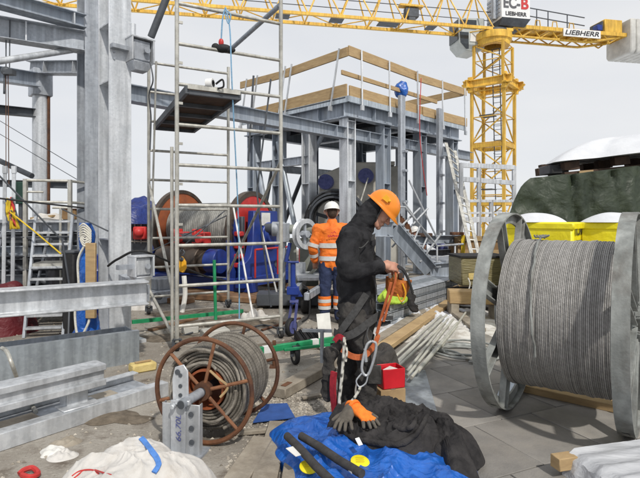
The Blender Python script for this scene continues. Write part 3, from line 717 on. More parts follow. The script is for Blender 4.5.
# ------------------------------------------------------------------ aluminium scaffold tower
SA=V((-1.68,5.87,0)); U=V((.88,.474,0)).normalized(); W=V((-.44,.897,0)).normalized()
def S(a,b,z): return SA+U*a+W*b+Z*z
sc=thing('scaffold_tower','tall aluminium scaffold tower with ladder-like end frames and one brown deck','scaffold',SA)
SW=1.33; SL=2.48
ZR=[.287+.475*i for i in range(9)]
for b,top,base in ((0,5.0,.10),(SL,4.2,.12)):
    mb=MB()
    for a in (0,SW): mb.tube([S(a,b,base),S(a,b,top)],.0255,12)
    for z in ZR:
        if z<top: mb.tube([S(0,b,z),S(SW,b,z)],.021,10)
    mb.build('end_frame',ALU,sc)
mb=MB(); mb.tube([S(-.045,.05,.1),S(-.05,.05,2.4)],.02,10); mb.build('brace',ALU,sc); mb=MB(); mb.tube([S(.02,SL,.3),S(.06,SL-.4,4.0)],.016,8); mb.build('brace',ALU,sc)
for p,q in ((S(0,0,.45),S(0,SL,2.15)),(S(SW,SL,.6),S(SW,0,2.3)),(P(231,49,8.1),P(280,5,6.6)),(S(0,.2,.12),S(-.2,.9,.62))):
    mb=MB(); mb.tube([p,q],.021 if p.z<4 else .034,10); mb.build('brace',PAINTST if p.z>4 else ALU,sc)
mb=MB(); mb.tube([S(SW-.14,.0,3.35),S(SW-.28,.15,1.9),S(SW-.1,.1,.4)],.012,8); mb.build('rod',DARKST,sc)
# hook fittings along the posts
mb=MB()
for z in ZR[2:8]: mb.box(S(.04,-.01,z+.25),(.05,.02,.03),U)
b=mb.build('spring_clip',ALU,sc); b['kind']='stuff'
# deck with trapdoor
DKZ=3.07
mb=MB(); mb.bar(S(.42,-.08,DKZ),S(.42,SL+.05,DKZ),.62,.018); dk=mb.build('deck_board',WOODD,sc)
mb=MB()
for a in (.10,.74): mb.bar(S(a,-.1,DKZ-.01),S(a,SL+.08,DKZ-.01),.04,.09)
for b in (-.08,.6,1.25,1.9,SL+.04): mb.bar(S(.12,b,DKZ-.035),S(.72,b,DKZ-.035),.05,.05)
mb.build('deck_rail',DARKST,dk)
mb=MB(); mb.bar(S(.10,-.125,DKZ+.02),S(.74,-.125,DKZ+.02),.012,.05); mb.build('deck_edge',ALU,dk)
# green base bars, casters
mb=MB(); mb.bar(G(132,322,.17),G(243,311,.17),.04,.05); mb.build('base_bar',GREENP,sc)
mb=MB(); mb.tube([S(.62,.6,.2),S(.60,.6,1.0)],.022,8); mb.build('green_brace',GREENP,sc)
def caster(c,par,r=.085,m=RUBBER,top=.16):
    mb=MB(); mb.lathe([(-.022,r*.55),(-.022,r*.9),(-.012,r),(.012,r),(.022,r*.9),(.022,r*.55)],c+Z*r,U,24,closed=True); wv=mb.build('wheel',m,par)
    mb=MB(); mb.disc(c+Z*r,U,r*.58,.03,20); mb.build('wheel_hub',ALU,wv)
    mb=MB(); 
    for k in (-1,1): mb.bar(c+U*.034*k+Z*r,c+U*.034*k+Z*(r*2+.03),.006,.05,up=U)
    mb.box(c+Z*(r*2+.03),(.08,.06,.012),U); mb.tube([c+Z*(r*2+.03),c+Z*(r*2+top)],.018,8); mb.build('caster_fork',DARKST,par)
for a,b in ((0,0),(SW,0),(0,SL),(SW,SL)): caster(S(a,b,-.07),sc,.10,top=-.02) if False else caster(S(a,b,0),sc,.055,top=.0)
# separate green dolly bar
gA=G(248,352,.2); gB=G(338,339,.2)
t=thing('dolly_bar','green dolly bar on black castors lying beyond the rusty reel','dolly',V((gA.x,gA.y,0)))
mb=MB(); mb.bar(gA,gB,.05,.065); mb.bar(lerp(gA,gB,.38)-V((.0,.05,.02)),lerp(gA,gB,.9)-V((0,.12,.02)),.03,.03); mb.build('bar',GREENP,t,bevel=.004)
mb=MB(); 
mb.box(lerp(gA,gB,.2)+Z*.001,(.10,.054,.069),gB-gA); mb.build('label_plate',WHITE,t); mb=MB(); mb.box(lerp(gA,gB,.72)+Z*.001,(.08,.054,.069),gB-gA); mb.build('label_plate',WHITE,t)
c=lerp(gA,gB,.5); caster(V((c.x,c.y-.02,0)),t,.085,top=.0); c=lerp(gA,gB,.04); caster(V((c.x,c.y,0)),t,.085,top=.0)
c=lerp(gA,gB,.27); mb=MB(); mb.tube([V((c.x,c.y,0)),V((c.x,c.y,.28))],.02,8); mb.box(V((c.x,c.y,.01)),(.09,.09,.02)); mb.build('foot_post',RUST,t)
c=lerp(gA,gB,.95); caster(V((c.x,c.y,0)),t,.085,top=.0)
# rope, pouch and roll on the scaffold
rp=S(.58,-.03,4.09)
mb=MB(); mb.tube(arcpts([rp+V((0,-.01,.04)),rp+V((.015,-.03,0)),rp+V((.06,-.03,-.25)),rp+V((.085,-.03,-.9)),rp+V((.11,.3,-2.6)),rp+V((.12,.3,-3.9))]),.009,6)
mb.tube(arcpts([rp+V((0,-.01,.04)),rp+V((-.03,-.03,-.1)),rp+V((-.05,-.02,-.38))]),.009,6)
mb.tube(arcpts([rp+V((.02,-.03,.0)),rp+V((.07,-.035,-.06)),rp+V((.04,-.035,-.16)),rp+V((.0,-.03,-.04))]),.008,6)
tag(mb.build('blue_rope',BLUER),'thin pale blue rope hung over an upper scaffold rung','rope')
c=S(.55,-.02,3.635); t=thing('tool_pouch','small black and red tool pouch on a scaffold rung','pouch',c)
mb=MB(); mb.ball(c,.07,10,(1.5,.8,.75)); mb.ball(c+V((.09,0,-.02)),.05,8,(1.3,.8,.7)); mb.ball(c+V((-.09,0,.02)),.05,8,(1,.8,.9)); mb.build('pouch_body',RUBBER,t)
mb=MB(); mb.ball(c+V((-.02,-.01,.07)),.036,10,(.9,.7,1.4)); mb.build('pouch_flap',REDP,t)
c=S(.38,-.06,DKZ+.105); t=thing('tape_roll','white roll with a black rim lying on the scaffold deck','roll',c)
mb=MB(); mb.lathe([(-.04,.035),(-.04,.06),(.04,.06),(.04,.035)],c,U+W*-.8,20,closed=True); mb.build('roll',WHITE,t)
mb=MB(); mb.lathe([(-.044,.025),(-.044,.04),(.044,.04),(.044,.025)],c,U+W*-.8,20,closed=True); mb.build('core',RUBBER,t)
mb=MB(); mb.tube(arcpts([c+V((.08,-.05,-.02)),c+V((.16,-.06,.03)),c+V((.17,-.05,-.05)),c+V((.1,-.04,-.07))]),.012,6); mb.build('strap_end',RUBBER,t)
# yellow snatch block hanging in the tower
c=P(182,264,6.2); t=thing('snatch_block','orange-yellow snatch block hanging from a scaffold rung','block',c)
mb=MB(); mb.prism([(-.03,-.09),(.02,-.11),(.055,-.05),(.05,.03),(.0,.10),(-.045,.03)],c,V((1,0,0)),Z,.05); mb.build('cheek',YBLOCK,t,bevel=.008)
mb=MB(); mb.ball(c+V((.0,-.02,.06)),.028,8); mb.tube(arcpts([c+V((0,0,.1)),c+V((.03,0,.14)),c+V((0,0,.18)),c+V((-.02,0,.15))]),.01,6); mb.tube([c+V((0,0,.17)),S(.08,0,ZR[2])],.008,6); mb.build('hook',DARKST,t)
mb=MB(); mb.tube(arcpts([P(184,276,6.2),P(185,295,6.2),P(182,312,6.2)]),.03,8); tag(mb.build('white_cloth',PAPER),'strip of white cloth hanging under the yellow snatch block','cloth')

# ------------------------------------------------------------------ winch with two discs
WA=V((.88,-.475,0)).normalized(); WU=V((.475,.88,0)).normalized()
WC=V((-3.22,11.6,1.34))
def WP(s,u,z): return V((WC.x,WC.y,0))+WA*s+WU*u+Z*z
wn=thing('cable_winch','big blue winch with orange and red discs and a drum of pale rope','winch',V((WC.x,WC.y,0)))
mb=MB(); mb.lathe([(-.06,.3),(-.06,.88),(.06,.88),(.06,.80),(.03,.80)],WC,WA,64); d1=mb.build('brake_rim',RIMBR,wn)
mb=MB(); mb.lathe([(.02,.05),(.035,.3),(.05,.45),(.045,.80)],WC,WA,64); mb.build('flange_disc',RUSTO,wn)
WC2=WC+WA*2.0
mb=MB(); mb.lathe([(-.07,.3),(-.07,.80),(.07,.80),(.07,.70),(.03,.70)],WC2,WA,64); mb.build('brake_rim',RIMBR,wn)
mb=MB(); mb.lathe([(.02,.05),(.05,.3),(.055,.70)],WC2,WA,64); mb.lathe([(-.09,.3),(-.09,.72),(-.06,.78)],WC2,WA,64); mb.build('flange_disc',REDP,wn)
prof=[(.06,.3)]; 
for i in range(36):
    x=.08+i*.05
    for k in range(5): a=math.pi*k/4; prof.append((x+.025-.025*math.cos(a),.545+.022*math.sin(a)))
prof.append((1.92,.3)); tn=[random.uniform(.75,1.05) for _ in range(40)]
mb=MB(); mb.lathe(prof,WC,WA,72,tonef=lambda i,th: tn[min((i-1)//5,39) if i else 0]*(.9+.1*math.sin(th*60+i))); mb.build('rope_drum',ROPEW,wn)
mb=MB(); mb.tube([WC-WA*.5,WC2+WA*.6],.12,20); mb.build('shaft',DARKST,wn)
# bearing frames
def bframe(s,m=BLUEM):
    fr=MB(); pts=[(-.75,.30),(1.05,.30),(1.0,.62),(.62,.80),(.52,1.0),(.46,1.72),(-.40,1.72),(-.44,1.05),(-.52,.80),(-.62,.72),(-.75,.66)]
    fr.prism(pts,WP(s,0,0),WU,Z,.16); return fr.build('bearing_frame',m,wn,bevel=.015)
f1=bframe(2.28); bframe(-.42)
mb=MB()
for u in (.42,.72): mb=MB(); mb.lathe([(.0,.001),(.0,.085),(.012,.085),(.012,.001)],WP(2.36,u,.58),WA,24); mb.build('lightening_hole',DARKST,f1)
mb=MB(); mb.lathe([(0,.001),(0,.26),(.06,.26),(.08,.20),(.14,.18),(.14,.001)],WP(2.36,.08,1.22),WA,32); mb.build('bearing_cap',BLUEM,f1,bevel=.01)
mb=MB(); mb.box(WP(2.37,.0,1.55),(.30,.02,.26),WU); mb.build('name_plate',PAPER,f1)
mb=MB(); mb.tube(arcpts([WP(2.42,.05,1.42),WP(2.46,.25,1.40),WP(2.46,.32,1.2),WP(2.44,.2,1.05)]),.012,6); mb.build('hose',GALV,f1)
mb=MB(); mb.bar(WP(-.7,-.7,.24),WP(2.6,-.7,.24),.2,.25); mb.bar(WP(-.7,.95,.24),WP(2.6,.95,.24),.2,.25); mb.bar(WP(2.36,-.9,.3),WP(2.36,1.3,.3),.2,.2); mb.bar(WP(.2,-.9,.22),WP(.2,1.1,.22),.2,.2); mb.build('base_frame',BLUEM,wn,bevel=.012)
# lower gear / motor drum and red calipers
mb=MB(); mb.tube([WP(.45,-1.0,.72),WP(1.55,-1.0,.72)],.27,28); mb.tube([WP(1.5,-1.0,.72),WP(1.75,-1.0,.72)],.2,24); mb.build('motor',RIMBR,wn,bevel=.01)
mb=MB(); mb.tube([WP(1.72,-1.0,.72),WP(2.0,-1.0,.72)],.24,24); mb.build('gear_cap',BLUEM,wn,bevel=.01)
for s_,u_ in ((.95,-1.0),(1.5,-1.0)):
    mb=MB(); mb.box(WP(s_,u_,1.17),(.34,.22,.24),WA); mb.box(WP(s_-.1,u_,1.25),(.1,.26,.2),WA); mb.tube([WP(s_+.1,u_-.12,1.15),WP(s_+.1,u_-.22,1.15)],.09,16); mb.build('brake_caliper',REDP,wn,bevel=.02)
mb=MB(); mb.tube([WP(1.0,-1.05,1.17),WP(1.6,-1.05,1.17)],.1,16); mb.build('brake_cylinder',DARKST,wn)
mb=MB(); mb.box(WP(2.0,-.62,.95),(.14,.30,1.2),WA); mb.build('brake_post',BLUEM,wn,bevel=.01)
for z in (.62,.8,1.0,1.25): 
    mb=MB(); mb.box(WP(2.13,-.60,z),(.16,.16,.10),WA); mb.build('red_fitting',REDP,wn,bevel=.02)
mb=MB(); mb.box(WP(2.12,-.5,1.1),(.1,.1,1.0),WA); mb.build('caliper_arm',DARKST,wn,bevel=.01)
mb=MB(); mb.tube([WP(2.6,-.7,.95),WP(2.6,1.0,.95)],.02,8); 
for u in (-.7,.1,1.0): mb.tube([WP(2.6,u,.4),WP(2.6,u,.95)],.02,8)
mb.build('guard_rail',REDP,wn)
# timbers under the winch
for i,(a,b,l) in enumerate(((WP(-.5,-1.6,.06),WP(3.2,-1.05,.06),'foremost rusty brown plank on the ground under the blue winch'),(WP(-.2,-1.25,.06),WP(3.4,-.7,.06),'middle rusty brown plank on the ground under the blue winch'),(WP(-.9,-2.0,.05),WP(1.9,-1.75,.05),'short rusty brown plank lying out in front of the blue winch'))):
    mb=MB(); mb.bar(a,b,.30,.10); tag(mb.build('plank',RUSTP,bevel=.01),l,'plank')
for u in (-.7,.95):
    mb=MB(); mb.bar(WP(-1.0,u,.06),WP(3.2,u,.06),.26,.11); tag(mb.build('timber_beam',RUSTP,bevel=.01),'rusty timber under the '+('front' if u<0 else 'rear')+' runner of the blue winch','timber')
for l,p,q in (('upper thin rope slanting down in front of the winch drum',P(182,247,9),P(228,208,9.6)),('lower thin rope slanting down in front of the winch drum',P(150,252,8.6),P(230,214,9.8))):
    mb=MB(); mb.tube([p,q],.012,6); tag(mb.build('rope',DARKST),l,'rope')
for l,p,q in (('left thin white pole leaning behind the scaffold',G(254,322),P(233,205,8.4)),('right thin white pole leaning behind the scaffold',G(280,306),P(262,232,8.7))):
    mb=MB(); mb.tube([p,q],.016,8); tag(mb.build('pole',WHITE),l,'pole')

# blue tarp heap over caged machine behind
c=V((-4.85,14,0)); t=thing('covered_machine','caged machine under a dark blue tarpaulin behind the winch','machine',c)
mb=MB(); mb.box(c+Z*.75,(2.0,1.2,1.5)); mb.build('cage',DARKST,t)
mb=MB()
for i in range(12): mb.tube([c+V((-.95+i*.17,-.62,.9)),c+V((-.95+i*.17,-.62,1.5))],.02,6)
for z in (.95,1.48): mb.tube([c+V((-1,-.62,z)),c+V((1,-.62,z))],.02,6)
b=mb.build('cage_bar',ALU,t); b['kind']='stuff'
mb=MB(); mb.mound(c,[c+V((-1.1,-.7,0)),c+V((0,-.75,0)),c+V((1.1,-.7,0)),c+V((1.2,.6,0)),c+V((-1.1,.7,0))],lambda x,y,r: (1-r**5)*(.55+.35*nz(x,y,1.3,2.2)+.1*nz(x,y,4,5)),base=1.42); mb.build('tarpaulin',TARPD,t)
for x in (-.35,.1,.55): mb=MB(); mb.box(c+V((x,-.75,1.18)),(.34,.25,.34)); mb.ball(c+V((x,-.9,1.2)),.13,8); mb.build('red_unit',REDP,t,bevel=.03)
# ------------------------------------------------------------------ left background clutter
a=G(41,340); lx=a; t=thing('step_ladder','aluminium step ladder with flat treads standing behind the left beams','ladder',V((-3.62,6.55,0)))
lo=V((-3.62,6.55,0)); lu=V((.98,.2,0)).normalized(); lw=V((-.2,.98,0))
mb=MB()
for k in (-1,1): mb.bar(lo+lu*.235*k,lo+lu*.235*k+lw*.45+Z*1.62,.05,.032,up=lu)
mb.build('stile',GALVD,t)
for i in range(10):
    z=.12+i*.155; o=lo+lw*(.45*z/1.62)
    mb=MB(); mb.bar(o-lu*.22+Z*z,o+lu*.22+Z*z,.11,.028); mb.build('tread',GALV,t,bevel=.003)
mb=MB(); mb.bar(lo+lu*-.25+lw*.5+Z*.92,lo+lu*.25+lw*.5+Z*.92,.5,.05); mb.build('platform',ALU,t)
t=thing('guard_railing','galvanised tube railing of the working platform behind the step ladder','railing',V((-4.2,7.5,0)))
mb=MB()
def lr(px,py,D): return P(px,py,D)
pa=V((-4.33,7.35,0)); pb_=V((-3.75,7.5,0)); pc=V((-3.55,7.9,0))
for p,h in ((pa,2.14),(pb_,2.14)): mb.bar(p,p+Z*h,.05,.05)
b=mb; 
for z in (2.12,1.80): mb.tube([pa+Z*z,pb_+Z*z,pc+Z*(z-.02)],.02,8)
mb.tube([pa+Z*1.95,lerp(pa,pb_,.4)+Z*1.95],.016,8); mb.build('rail',ALU,t)
mb=MB(); mb.tube([lerp(pa,pb_,.78)+Z*.2,lerp(pa,pb_,.78)+Z*1.72],.018,8); mb.tube([lerp(pa,pb_,.6)+Z*1.72,pb_+Z*1.72],.018,8); mb.build('post',ALU,t)
t=thing('work_platform','low grey machine platform with stacked beams behind the step ladder','platform',V((-4.6,8.1,0)))
for z,m in ((.35,DARKST),(.60,GALVD),(.85,DARKST),(1.05,PAINTST),(1.25,DARKST),(1.42,GALVD)):
    mb=MB(); mb.ibeam(V((-5.8,7.7,z)),V((-3.6,8.3,z)),.15,.2); mb.build('cross_beam',m,t)
for x,y in ((-5.6,7.9),(-4.9,8.05),(-4.2,8.2),(-3.75,8.45)):
    mb=MB(); mb.bar(V((x,y,0)),V((x,y,1.5)),.14,.14,D1); mb.build('leg',GALVD,t)
mb=MB(); mb.box((-4.7,8.5,.85),(2.2,.6,1.1)); mb.build('gearbox',DARKST,t,bevel=.04)
mb=MB(); mb.box((-4.6,8.3,1.52),(2.3,.9,.04),V((.96,.27,0))); mb.build('deck_plate',GALVD,t)
mb=MB(); mb.tube([(-5.5,7.75,.55),(-4.9,7.85,1.0)],.05,10); mb.tube([(-4.9,7.8,.9),(-4.3,7.95,.5)],.04,10); mb.build('pipe',DARKST,t)
for k,(x,y,z,sx,sy,sz,m) in enumerate(((-5.35,7.45,.45,.5,.4,.5,DARKST),(-5.0,7.3,.95,.35,.3,.25,GREYT),(-4.55,7.4,.3,.6,.4,.4,DARKST),(-3.95,7.6,.75,.3,.3,.5,GREYT),(-5.5,7.3,1.25,.4,.3,.2,DARKST),(-4.25,7.55,1.2,.35,.2,.14,DARKST))):
    mb=MB(); mb.box((x,y,z),(sx,sy,sz),D1 if k%2 else V((.9,.2,0))); mb.build('gearbox',m,t,bevel=.03)
for k in range(7):
    x=-5.6+.32*k; mb=MB(); mb.tube([(x,7.25+.05*k,.1),(x+.25*(-1)**k,7.35+.05*k,1.45)],.022,8); mb.build('pipe',DARKST if k%2 else GALVD,t)
for k in range(5):
    z=.3+.24*k; mb=MB(); mb.tube([(-5.7,7.1,z),(-3.7,7.45,z+.03*(-1)**k)],.016,6); mb.build('pipe',DARKST,t)
# things standing on it
def small(name,mt,label,cat,c,size,ux=V((1,0,0)),bv=.01):
    mb=MB(); mb.box((0,0,size[2]/2),size,ux); o=mb.build(name,mt,None,bevel=bv); o.location=c; return tag(o,label,cat)
t=thing('control_cabinet','dark green control cabinet behind the railing at the left edge','cabinet',P(21,204,7.7))
c=P(21,204,7.7); mb=MB(); mb.box(c+Z*.17,(.15,.14,.34)); mb.build('cabinet_body',GREENC,t,bevel=.01); mb=MB(); mb.bar(V((c.x,c.y,1.54)),c,.05,.05); mb.build('stand',DARKST,t)
t=thing('brown_crate','reddish brown crate on the working platform behind the step ladder','crate',V((-4.05,8.15,1.54)))
c=V((-4.05,8.15,1.54))
mb=MB(); mb.box(c+Z*.08,(.22,.2,.16)); mb.build('crate_body',BROWNB,t,bevel=.008); mb=MB(); mb.box(c+Z*.17,(.24,.22,.02)); mb.build('crate_lid',RUST,t)
mb=MB(); mb.mound((-4.4,8.15),[(-4.65,8),(-4.15,8),(-4.2,8.35),(-4.6,8.3)],lambda x,y,r:(1-r**3)*(.10+.06*nz(x,y,2,9)),base=1.53,nr=12,nt=50); tag(mb.build('white_sack',BAGW),'crumpled white sack beside the reddish brown crate on the platform','sack')
mb=MB(); mb.bar((-4.62,8.02,1.56),(-4.25,8.0,1.60),.1,.03); tag(mb.build('board',WOOD),'light timber offcut on the platform in front of the white sack','board')
for i,(px,h) in enumerate(((3,.60),(12,.62))):
    mb=MB(); c=P(px,225,6.9); c2_=P(px+2,166,6.9); mb.bar(V((c.x,c.y,0)),c2_,.05,.012,up=V((0,1,0)))
    mb.box(c2_-Z*.05,(.06,.03,.1)); o=mb.build('steel_post',GALV); tag(o,('outer' if i==0 else 'inner')+' of two flat galvanised posts at the left edge','post')
t=thing('strap_tangle','tangle of yellow and red lashing straps hung on the flat posts','straps',P(13,210,6.85))
random.seed(5)
for m,n in ((YSTRAP,7),(REDP,3),(DARKST,4)):
    mb=MB()
    for k in range(n):
        x=random.uniform(5,14); mb.tube(arcpts([P(x,200+random.uniform(-3,4),6.85+random.uniform(-.05,.05)),P(x+random.uniform(-2,5),212,6.8),P(x+random.uniform(2,8),224+random.uniform(-3,5),6.8),P(x+random.uniform(0,10),218,6.9)]),.016,6)
    mb.build('strap',m,t)
mb=MB(); mb.tube([P(10,212,6.75),P(34,231,6.65),P(61,254,6.5)],.010,6); tag(mb.build('yellow_strap',YSTRAP),'taut yellow strap running down across the step ladder','strap')
mb=MB(); mb.tube([P(-90,84,6.2),P(60,238,6.9)],.013,6); tag(mb.build('cable',DARKST),'grey cable slanting down across the railing at the left','cable')
mb=MB(); mb.tube(arcpts([P(-90,188,6.2),P(40,203,6.8),P(84,208,7.1)]),.014,6); tag(mb.build('cable',RUBBER),'nearly level black cable crossing in front of the railing at the left','cable')
mb=MB(); mb.tube([P(-70,128,9.4),P(32,176,8.2)],.045,10); tag(mb.build('pipe',DARKST),'dark pipe sloping down behind the railing at the left edge','pipe')
mb=MB(); mb.ibeam(P(-90,181,10.2),P(67,185,10.2),.14,.14); tag(mb.build('beam',DARKST),'dark short beam behind the foot of the round column','beam')
mb=MB(); mb.tube([P(62,238,6.4),P(70,290,6.4)],.012,6); mb.tube([P(70,290,6.4),G(68,345)],.012,6); tag(mb.build('rod',DARKST),'thin dark rod standing beside the right stile of the step ladder','rod')
for i,(cx,cy,rx,ry,h) in enumerate(((-4.5,6.9,.60,.42,.66),(-3.15,6.95,.36,.28,.36))):
    mb=MB(); mb.mound((cx,cy),[(cx+rx*math.cos(k*.7),cy+ry*math.sin(k*.7)*(1+.1*math.sin(k*3))) for k in range(9)],lambda x,y,r:(1-r**4)*(h+.18*nz(x,y,i,3)),nr=18,nt=70)
    tag(mb.build('red_tarpaulin',DRED),('large' if i==0 else 'small')+' heap under a dark red tarpaulin '+('at the left edge' if i==0 else 'between the step ladder and the broad column'),'tarpaulin')
t=thing('plastic_box','dark grey plastic box beside the step ladder','box',V((-3.33,6.75,0)))
mb=MB(); mb.box((-3.33,6.75,.55),(.16,.3,1.1)); mb.build('box_body',RUBBER,t,bevel=.02); mb=MB(); mb.box((-3.33,6.75,1.11),(.17,.31,.04)); mb.build('box_lid',DARKST,t,bevel=.01)
t=thing('blue_drum','blue drum standing behind the dark grey plastic box','drum',V((-3.12,7.0,0)))
mb=MB(); mb.lathe([(0,.001),(0,.17),(.4,.18),(.42,.19),(.44,.18),(.8,.18),(.84,.19),(.88,.17),(1.05,.16),(1.05,.001)],(-3.12,7.0,0),Z,28); mb.build('drum_body',BLUEM,t); mb=MB(); mb.lathe([(1.05,.04),(1.09,.04),(1.09,.001)],(-3.05,7.0,0),Z,14); mb.build('cap',WHITE,t)
# blue tarp bundle with rope and plank
c=P(88,282,6.25); t=thing('rolled_tarpaulin','upright rolled blue tarpaulin lashed with white rope beside the column','tarpaulin',V((c.x,c.y,0)))
mb=MB(); pts=[]; rs=[]
for i in range(26):
    z=i/25*1.5; pts.append(V((c.x-.02+.03*nz(z*3,1),c.y+.03*nz(z*3,4),z))); rs.append(.085+.03*nz(z*5,7)+(.09*(1-z/.6) if z<.6 else 0))
mb.tube(pts,rs,18); mb.v=[x+V((nz(x.x*14,x.y*14,x.z*6),nz(x.x*14,x.y*14,x.z*6+9),0))*.03 for x in mb.v]; mb.build('tarpaulin',TARPB,t)
mb=MB(); mb.tube(arcpts([V((c.x+.0,c.y-.12,1.45)),V((c.x+.05,c.y-.13,1.3)),V((c.x-.06,c.y-.13,1.05)),V((c.x-.05,c.y-.14,.7)),V((c.x-.08,c.y-.17,.4)),V((c.x-.01,c.y-.22,.12)),V((c.x+.1,c.y-.2,.3)),V((c.x+.08,c.y-.16,.45))]),.014,7)
for k in range(5): a=c+V((.02,-.12,1.40-c.z-.03*k)); mb.tube(arcpts([a+V((-.07,0,.05)),a+V((0,-.03,.09)),a+V((.07,0,0)),a+V((0,-.02,-.06)),a+V((-.06,0,.03))]),.011,6)
mb.build('rope',ROPEK,t)
mb=MB(); p=P(91,243,6.05); q=P(91,285,6.05); mb.bar(V((q.x,q.y,.35)),p,.12,.05,up=V((0,1,0))); tag(mb.build('timber_board',WOOD,bevel=.006),'upright pale timber board leaning on the column beside the rolled blue tarpaulin','board')
mb=MB(); mb.tube([P(62,209,6.3),P(108,231,6.1)],.009,6); tag(mb.build('cable',DARKST),'short grey cable tied to the broad column near the blue tarpaulin','cable')

# machine parts seen through the scaffold
t=thing('machine_base','grey machine casting on the ground left of the winch','casting',P(160,290,9.4))
c=P(160,285,9.4); c.z=0
mb=MB(); mb.box(c+Z*.12,(.75,.6,.24),D1); mb.box(c+V((.05,.05,.34)),(.45,.4,.22),D1); mb.build('casting',GALVD,t,bevel=.02)
for x in (-.1,.12): mb=MB(); mb.disc(c+V((x,-.48,.17)),V((.5,-.86,0)),.055,.2,16); mb.build('bore',DARKST,t)
random.seed(3)
for l,px,py,s,m in (('grey concrete block on the ground behind the rusty reel',215,338,(.34,.22,.12),CONCL),('small pale block on the ground right of the white cloth',190,333,(.2,.16,.1),CONCL),('flat board offcut lying behind the scaffold',268,306,(.5,.2,.05),WOODG),('dark box on the ground behind the right scaffold post',270,301,(.16,.16,.22),WOODD)):
    c=G(px,py); mb=MB(); mb.box((0,0,s[2]/2),s,U); o=mb.build('block' if 'block' in l else ('board' if 'board' in l else 'box'),m,None,bevel=.012); o.location=c; tag(o,l,o.name.split('.')[0])
for l,px,py,r,h in (('crumpled white plastic bag on the ground behind the scaffold',256,320,.22,.14),('small scrap of white plastic behind the rusty reel',232,342,.12,.08),('white plastic sack lying at the foot of the scaffold on the left',139,308,.35,.16)):
    c=G(px,py); mb=MB(); mb.mound((c.x,c.y),[(c.x+r*math.cos(k*.8)*(1+.3*math.sin(k*5)),c.y+r*.7*math.sin(k*.8)) for k in range(8)],lambda x,y,rr:(1-rr**3)*(h+h*.7*nz(x,y,2,14)),nr=10,nt=40); tag(mb.build('white_bag',BAGW),l,'bag')
c=G(143,371); t=thing('foam_block','yellow foam block on the ground beside the grey trough','block',c)
mb=MB(); mb.box(c+Z*.045,(.24,.13,.09),V((.8,.6,0))); mb.v=[x+V((nz(x.x*9,x.y*9,x.z*9),0,nz(x.y*9,x.x*9,1)))*.02 for x in mb.v]; mb.build('foam',FOAMY,t,bevel=.015)
mb=MB(); mb.box(c+V((.0,-.0,.098)),(.16,.03,.012),V((.8,.6,0))); mb.build('lip',WOOD,t)

# ------------------------------------------------------------------ under the steel platform
t=thing('concrete_block','big grey-brown concrete block with a violet-blue disc under the platform','block',Q(1.6,2.9,0))
o=Q(2.2,1.2,0); mb=MB(); 
L1=P(346,200,13.6); 
mb.prism([(P(346,0,14).x,0),(P(384,0,14).x,0),(P(384,0,14).x,P(0,162,14).z),(P(350,0,14).x,P(0,162,14).z),(P(346,0,14).x,P(0,167,14).z)],(0,14.6,0),(1,0,0),Z,1.2); mb.build('block',CONCB,t,bevel=.03)
mb=MB(); c=P(366,176,13.9); mb.disc(c,V((-.25,-1,.05)),.21,.16,28); mb.build('disc_pad',PURPB,t); 
mb=MB(); mb.tube([P(368,178,13.7),P(358,210,12.9)],.02,8); mb.build('tie_rod',ALU,t)
t=thing('concrete_block','smaller concrete block with a violet-blue disc left of the big block','block',P(328,220,13.7))
mb=MB(); mb.prism([(P(317,0,14).x,0),(P(340,0,14).x,0),(P(340,0,14).x,P(0,167,14).z),(P(319,0,14).x,P(0,176,14).z)],(0,14.4,0),(1,0,0),Z,1.0); mb.build('block',CONCB,t,bevel=.03)
mb=MB(); c=P(326,182,13.75); mb.disc(c,V((-.35,-1,.05)),.21,.14,28); mb.build('disc_pad',PURPB,t)
t=thing('concrete_wall','pale concrete wall slab behind the worker in black','wall',P(392,230,15))
mb=MB(); mb.prism([(P(380,0,15).x,0),(P(399,0,15).x,0),(P(399,0,15).x,P(0,165,15).z),(P(380,0,15).x,P(0,167,15).z)],(0,15.4,0),(1,0,0),Z,.5); mb.build('wall',CONCL,t,bevel=.02)
mb=MB(); mb.box(P(389,164,15.4),(.3,.4,.12)); mb.build('coping',CONCB,t)
c=P(336,220,12.9); t=thing('cable_sheave','dark spoked cable wheel wound with black hose under the platform','wheel',V((c.x,c.y,0)))
ax=V((-.25,-.97,0)).normalized()
for k,(r,th) in enumerate(((.80,.30),(.70,.42),(.60,.5))):
    mb=MB(); mb.lathe([(-th/2,r-.05),(-th/2,r),(th/2,r),(th/2,r-.05)],c+ax*(.1*k),ax,56,closed=True); mb.build('rim',DARKST,t)
mb=MB()
random.seed(8)
for k in range(9):
    r=.50+.03*k; a0=random.uniform(0,6); pts=[c+ax*(.28+.05*nz(k,j*.3))+(ax.cross(Z)*math.cos(a0+j*.3)+Z*math.sin(a0+j*.3))*(r+.03*nz(j*.5,k)) for j in range(19)]
    mb.tube(pts,.022,6)
mb.build('hose',RUBBER,t)
u_=ax.cross(Z)
for k in range(6):
    a=k*math.pi/3+.3; e=u_*math.cos(a)+Z*math.sin(a); mb=MB(); mb.bar(c+e*.1,c+e*.72,.09,.05,up=ax); mb.build('spoke',DARKST,t)
mb=MB(); mb.disc(c,ax,.16,.6,24); mb.build('hub',GALVD,t)
for k in (-1,1): mb=MB(); mb.bar(V((c.x+k*.35,c.y+.25,0)),c+V((k*.05,.25,0)),.14,.14,up=ax); mb.build('stand',DARKST,t)

